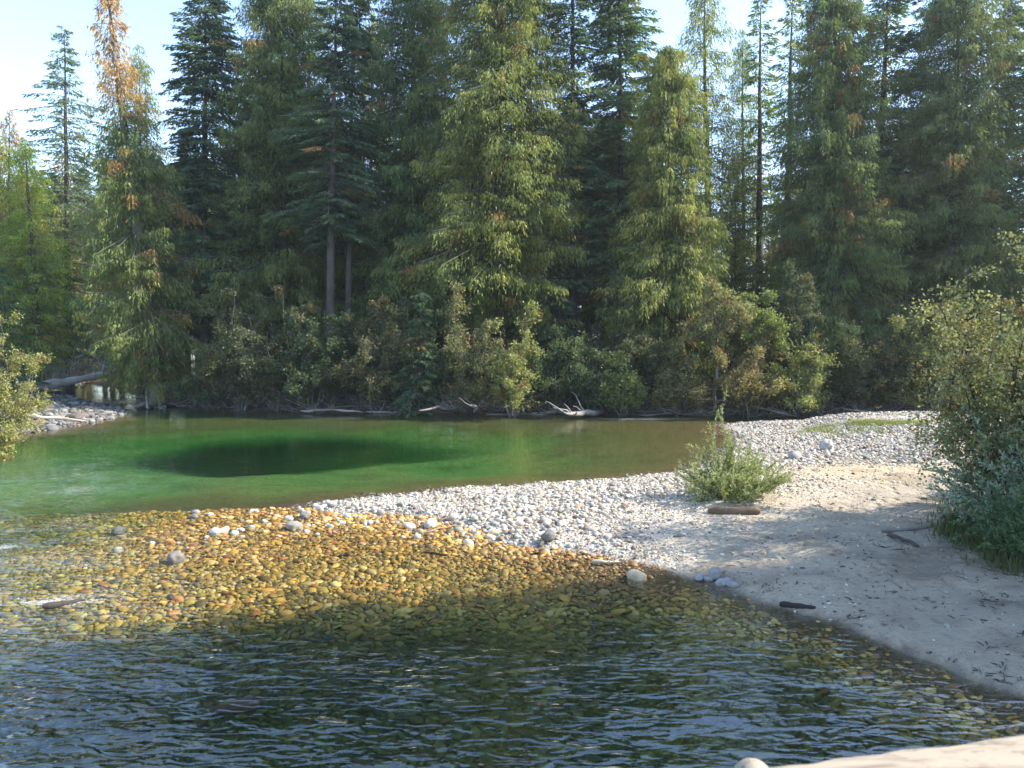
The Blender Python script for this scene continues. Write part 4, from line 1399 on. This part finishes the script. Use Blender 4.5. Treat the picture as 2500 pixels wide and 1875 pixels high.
tangle = Bag()
tp0 = at(165, 822, 58)
tp0[2] -= .6
for q in range(170):
    p0 = tp0 + np.array([r.normal(0, 1.9), r.normal(2, 1.0), .5 + r.uniform(0, .5)])
    L_ = r.uniform(.8, 3.0)
    d = unit(np.array([r.normal(0, .7), r.normal(0, .4), r.uniform(.1, 1.0)]))
    tube(tangle, bend(r, p0, p0 + d * L_, 6, .22, r.uniform(-.1, .25)), np.linspace(.03, .008, 6), 3, np.array((.26, .235, .215)) * r.uniform(.6, 1.3), cap=False)
tag(tangle.build('branch_tangle', M_DEAD), 'tangle of curled dead grey branches behind the fallen log', 'branches')

litter = Bag()
for q in range(2200):
    px, py = r.uniform(1500, 2212), r.uniform(1085, 1480)
    if fbm(np.array([px * .012]), np.array([py * .03]))[0] < .0 + .35 * r.random():
        continue
    p = surf(px, py)
    if sdf(BAR, p[:1], p[1:2])[0] < .1:
        continue
    right = (px - 1500) / 712
    if r.random() > .25 + .75 * right:
        continue
    a_ = r.uniform(0, 3.14)
    L_ = r.lognormal(math.log(.06), .65)
    d = np.array([math.cos(a_), math.sin(a_)]) * L_
    g = r.choice([.05, .08, .12, .30], p=[.4, .3, .2, .1])
    z1 = hz(p[0] + d[0], p[1] + d[1])
    tube(litter, bend(r, (p[0], p[1], p[2] + .012), (p[0] + d[0], p[1] + d[1], z1 + .012), 4, .2), np.array([.004, .009, .008, .003]) * r.uniform(.6, 1.4), 3, (g, g * .85, g * .7), cap=False)
nl = 9000                                              # fallen leaves, thickest under the willows and along the old waterline
lx_, ly_ = r.uniform(1, 13, nl), r.uniform(8.5, 21, nl)
ld_ = sdf(BAR, lx_, ly_)
wgt = .8 * np.exp(-((ld_ - .45) / .22) ** 2) * (ly_ < 15) + .9 * smooth(7.5, 11.5, lx_ - .1 * (ly_ - 12)) + .06
wgt *= smooth(-.35, .45, fbm(lx_ * 1.1, ly_ * 1.6, 3))
lk_ = (r.random(nl) < wgt) & (ld_ > .12)
lx_, ly_ = lx_[lk_], ly_[lk_]
nl = len(lx_)
lp = np.stack([lx_, ly_, height(lx_, ly_) + .014], -1)
d1 = r.normal(size=(nl, 3)) * [1, 1, .25]
d1 = unit(d1) * r.uniform(.018, .05, nl)[:, None]
d2_ = unit(np.cross(d1, [0, 0, 1])) * r.uniform(.008, .018, nl)[:, None]
lv = np.stack([lp - d1, lp + d2_ + [0, 0, .008], lp + d1, lp - d2_ + [0, 0, .004]], 1)
lc_ = np.array([(.07, .05, .035), (.12, .085, .05), (.045, .036, .028), (.20, .15, .09)])[r.choice(4, nl, p=[.4, .25, .25, .1])] * r.uniform(.7, 1.3, (nl, 1))
litter.add(lv.reshape(-1, 3), np.arange(4 * nl).reshape(-1, 4), np.repeat(lc_, 4, axis=0))
tag(litter.build('twig_litter', M_DEAD), kind='stuff')

# ------------------------------------------------------------------ grass
def grass(name, pts, hgt, c0, c1, seed, n_per, spread, label):
    r_ = np.random.default_rng(seed)
    P = np.repeat(pts, n_per, axis=0)
    n = len(P)
    P = P + r_.normal(0, spread, (n, 2))
    z = height(P[:, 0], P[:, 1])
    a_ = r_.uniform(0, 6.28, n)
    h = hgt * r_.uniform(.4, 1.2, n)
    le = h * r_.uniform(.1, .8, n)
    d = np.stack([np.cos(a_), np.sin(a_)], -1)
    w = .010 * r_.uniform(.6, 1.4, n) * (1 + hgt)
    p0 = np.column_stack([P - d[:, ::-1] * w[:, None] * [1, -1], z - .01])
    p1 = np.column_stack([P + d[:, ::-1] * w[:, None] * [1, -1], z - .01])
    p2 = np.column_stack([P + d * le[:, None], z + h])
    f = r_.random((n, 1))
    c = np.array(c0) * (1 - f) + np.array(c1) * f
    o = mesh_obj(name, np.stack([p0, p1, p2], 1).reshape(-1, 3), np.arange(3 * n).reshape(-1, 3), M_GRASS, None, np.repeat(c, 3, axis=0))
    tag(o, label, 'grass', kind='stuff')
r = np.random.default_rng(400)
pts = np.array([surf(r.uniform(1840, 2000), r.normal(916, 2.2))[:2] for _ in range(160)] + [surf(r.normal(1790, 45), r.normal(930, 6))[:2] for _ in range(45)])
grass('bar_grass', pts, .15, (.11, .125, .04), (.20, .20, .075), 1, 40, .18, 'bright green grass patch at the far end of the gravel bar')
pts = np.array([surf(r.uniform(2060, 2212), r.uniform(1095, 1250))[:2] for _ in range(230)])
pts = pts[pts[:, 0] > 9.2 - .04 * (pts[:, 1] - 15)]
grass('bank_grass', pts, .24, (.045, .06, .022), (.11, .105, .045), 2, 40, .26, 'dark green grass at the foot of the right willows')

# ------------------------------------------------------------------ the timber rail of the bridge the view is taken from
rail = empty('bridge_railing', (.6, .9, CAM_H - .55))
r = np.random.default_rng(500)
def beam(bag, p0, p1, w, h, nseg, r_):
    """squared timber with worn edges; p0, p1 on its far top edge"""
    p0, p1 = np.array(p0, float), np.array(p1, float)
    d = unit(p1 - p0)
    side = unit(np.cross(d, [0, 0, 1.0]))
    up = np.cross(side, d)
    prof = []
    b_ = .018
    for cx_, cz, a0 in ((b_, -b_, 90), (b_, -h + b_, 180), (w - b_, -h + b_, 270), (w - b_, -b_, 0)):
        for k in range(4):
            an = math.radians(a0 + k * 30)
            prof.append((cx_ + b_ * math.cos(an), cz + b_ * math.sin(an)))
    prof = np.array(prof)
    m_ = len(prof)
    V = []
    for i in range(nseg + 1):
        t = i / nseg
        shrink = 1 - .10 * math.exp(-t * 26) - .05 * math.exp(-t * 60)
        q = prof * shrink + r_.normal(0, .0012, prof.shape)
        V.append(p0 + (p1 - p0) * t + q[:, :1] * side + q[:, 1:] * up)
    V = np.concatenate(V)
    i, j = np.meshgrid(np.arange(nseg), np.arange(m_), indexing='ij')
    F = np.stack([i * m_ + j, i * m_ + (j + 1) % m_, (i + 1) * m_ + (j + 1) % m_, (i + 1) * m_ + j], -1).reshape(-1, 4)
    bag.add(V, F)
    for k in (0, nseg):
        c_ = V[k * m_:(k + 1) * m_]
        bag.add(np.vstack([c_, c_.mean(0)]), np.array([[q, (q + 1) % m_, m_] for q in range(m_)]))
org = np.array(rail.location)
pa, pb = at(1646, 1650, .91), at(2212, 1573, .985)
pe = pa + (pb - pa) * 5
b = Bag()
beam(b, pa - org, pe - org, .15, .12, 60, r)
b.build('top_rail', M_TIMBER, rail)
b = Bag()
k0 = at(1627, 1643, .93)
pts = np.array([k0 + np.array([0, 0, -.055 + 0.0]) + np.array([.0, .0, 0]) + (np.array([.012, -.004, -.9]) * t) for t in np.linspace(0, 1, 9)])
cap_ = [k0 + np.array([0, 0, dz]) for dz in (0, -.004, -.012, -.026)]
tube(b, np.vstack([np.array(cap_), pts]) - org, np.r_[.004, .014, .022, .027, np.full(9, .029)], 14, (1, 1, 1), r, .02)
b.build('post', M_TIMBER, rail)
b = Bag()
for xx in (1.6, 3.0):
    q = pa + (pb - pa) * (xx / (pb[0] - pa[0]) * .9)
    tube(b, np.array([q + np.array([.02, -.08, -.12]), q + np.array([.02, -.08, -1.0])]) - org, .06, 12)
b.build('post', M_TIMBER, rail)
tag(rail, 'sunlit weathered timber rail of the bridge at the bottom right corner', 'railing')

# ------------------------------------------------------------------ thin haze over the river, also added to imitate lens glare
def mat_haze_and_glare():
    m, nt, out = new_mat('haze_and_lens_glare')
    pv = N(nt, 'ShaderNodeVolumePrincipled')
    pv.inputs['Color'].default_value = (.82, .91, 1.0, 1)
    pv.inputs['Density'].default_value = .00035
    pv.inputs['Anisotropy'].default_value = .35
    nt.links.new(pv.outputs[0], out.inputs['Volume'])
    return m
hv = np.array([(x, y, z) for z in (-10, 50) for (x, y) in ((-1600, -900), (1600, -900), (1600, 2600), (-1600, 2600))], float)
haze = mesh_obj('haze_and_glare', hv, np.array([[3, 2, 1, 0], [4, 5, 6, 7], [0, 1, 5, 4], [1, 2, 6, 5], [2, 3, 7, 6], [3, 0, 4, 7]]), mat_haze_and_glare())
tag(haze, kind='stuff')
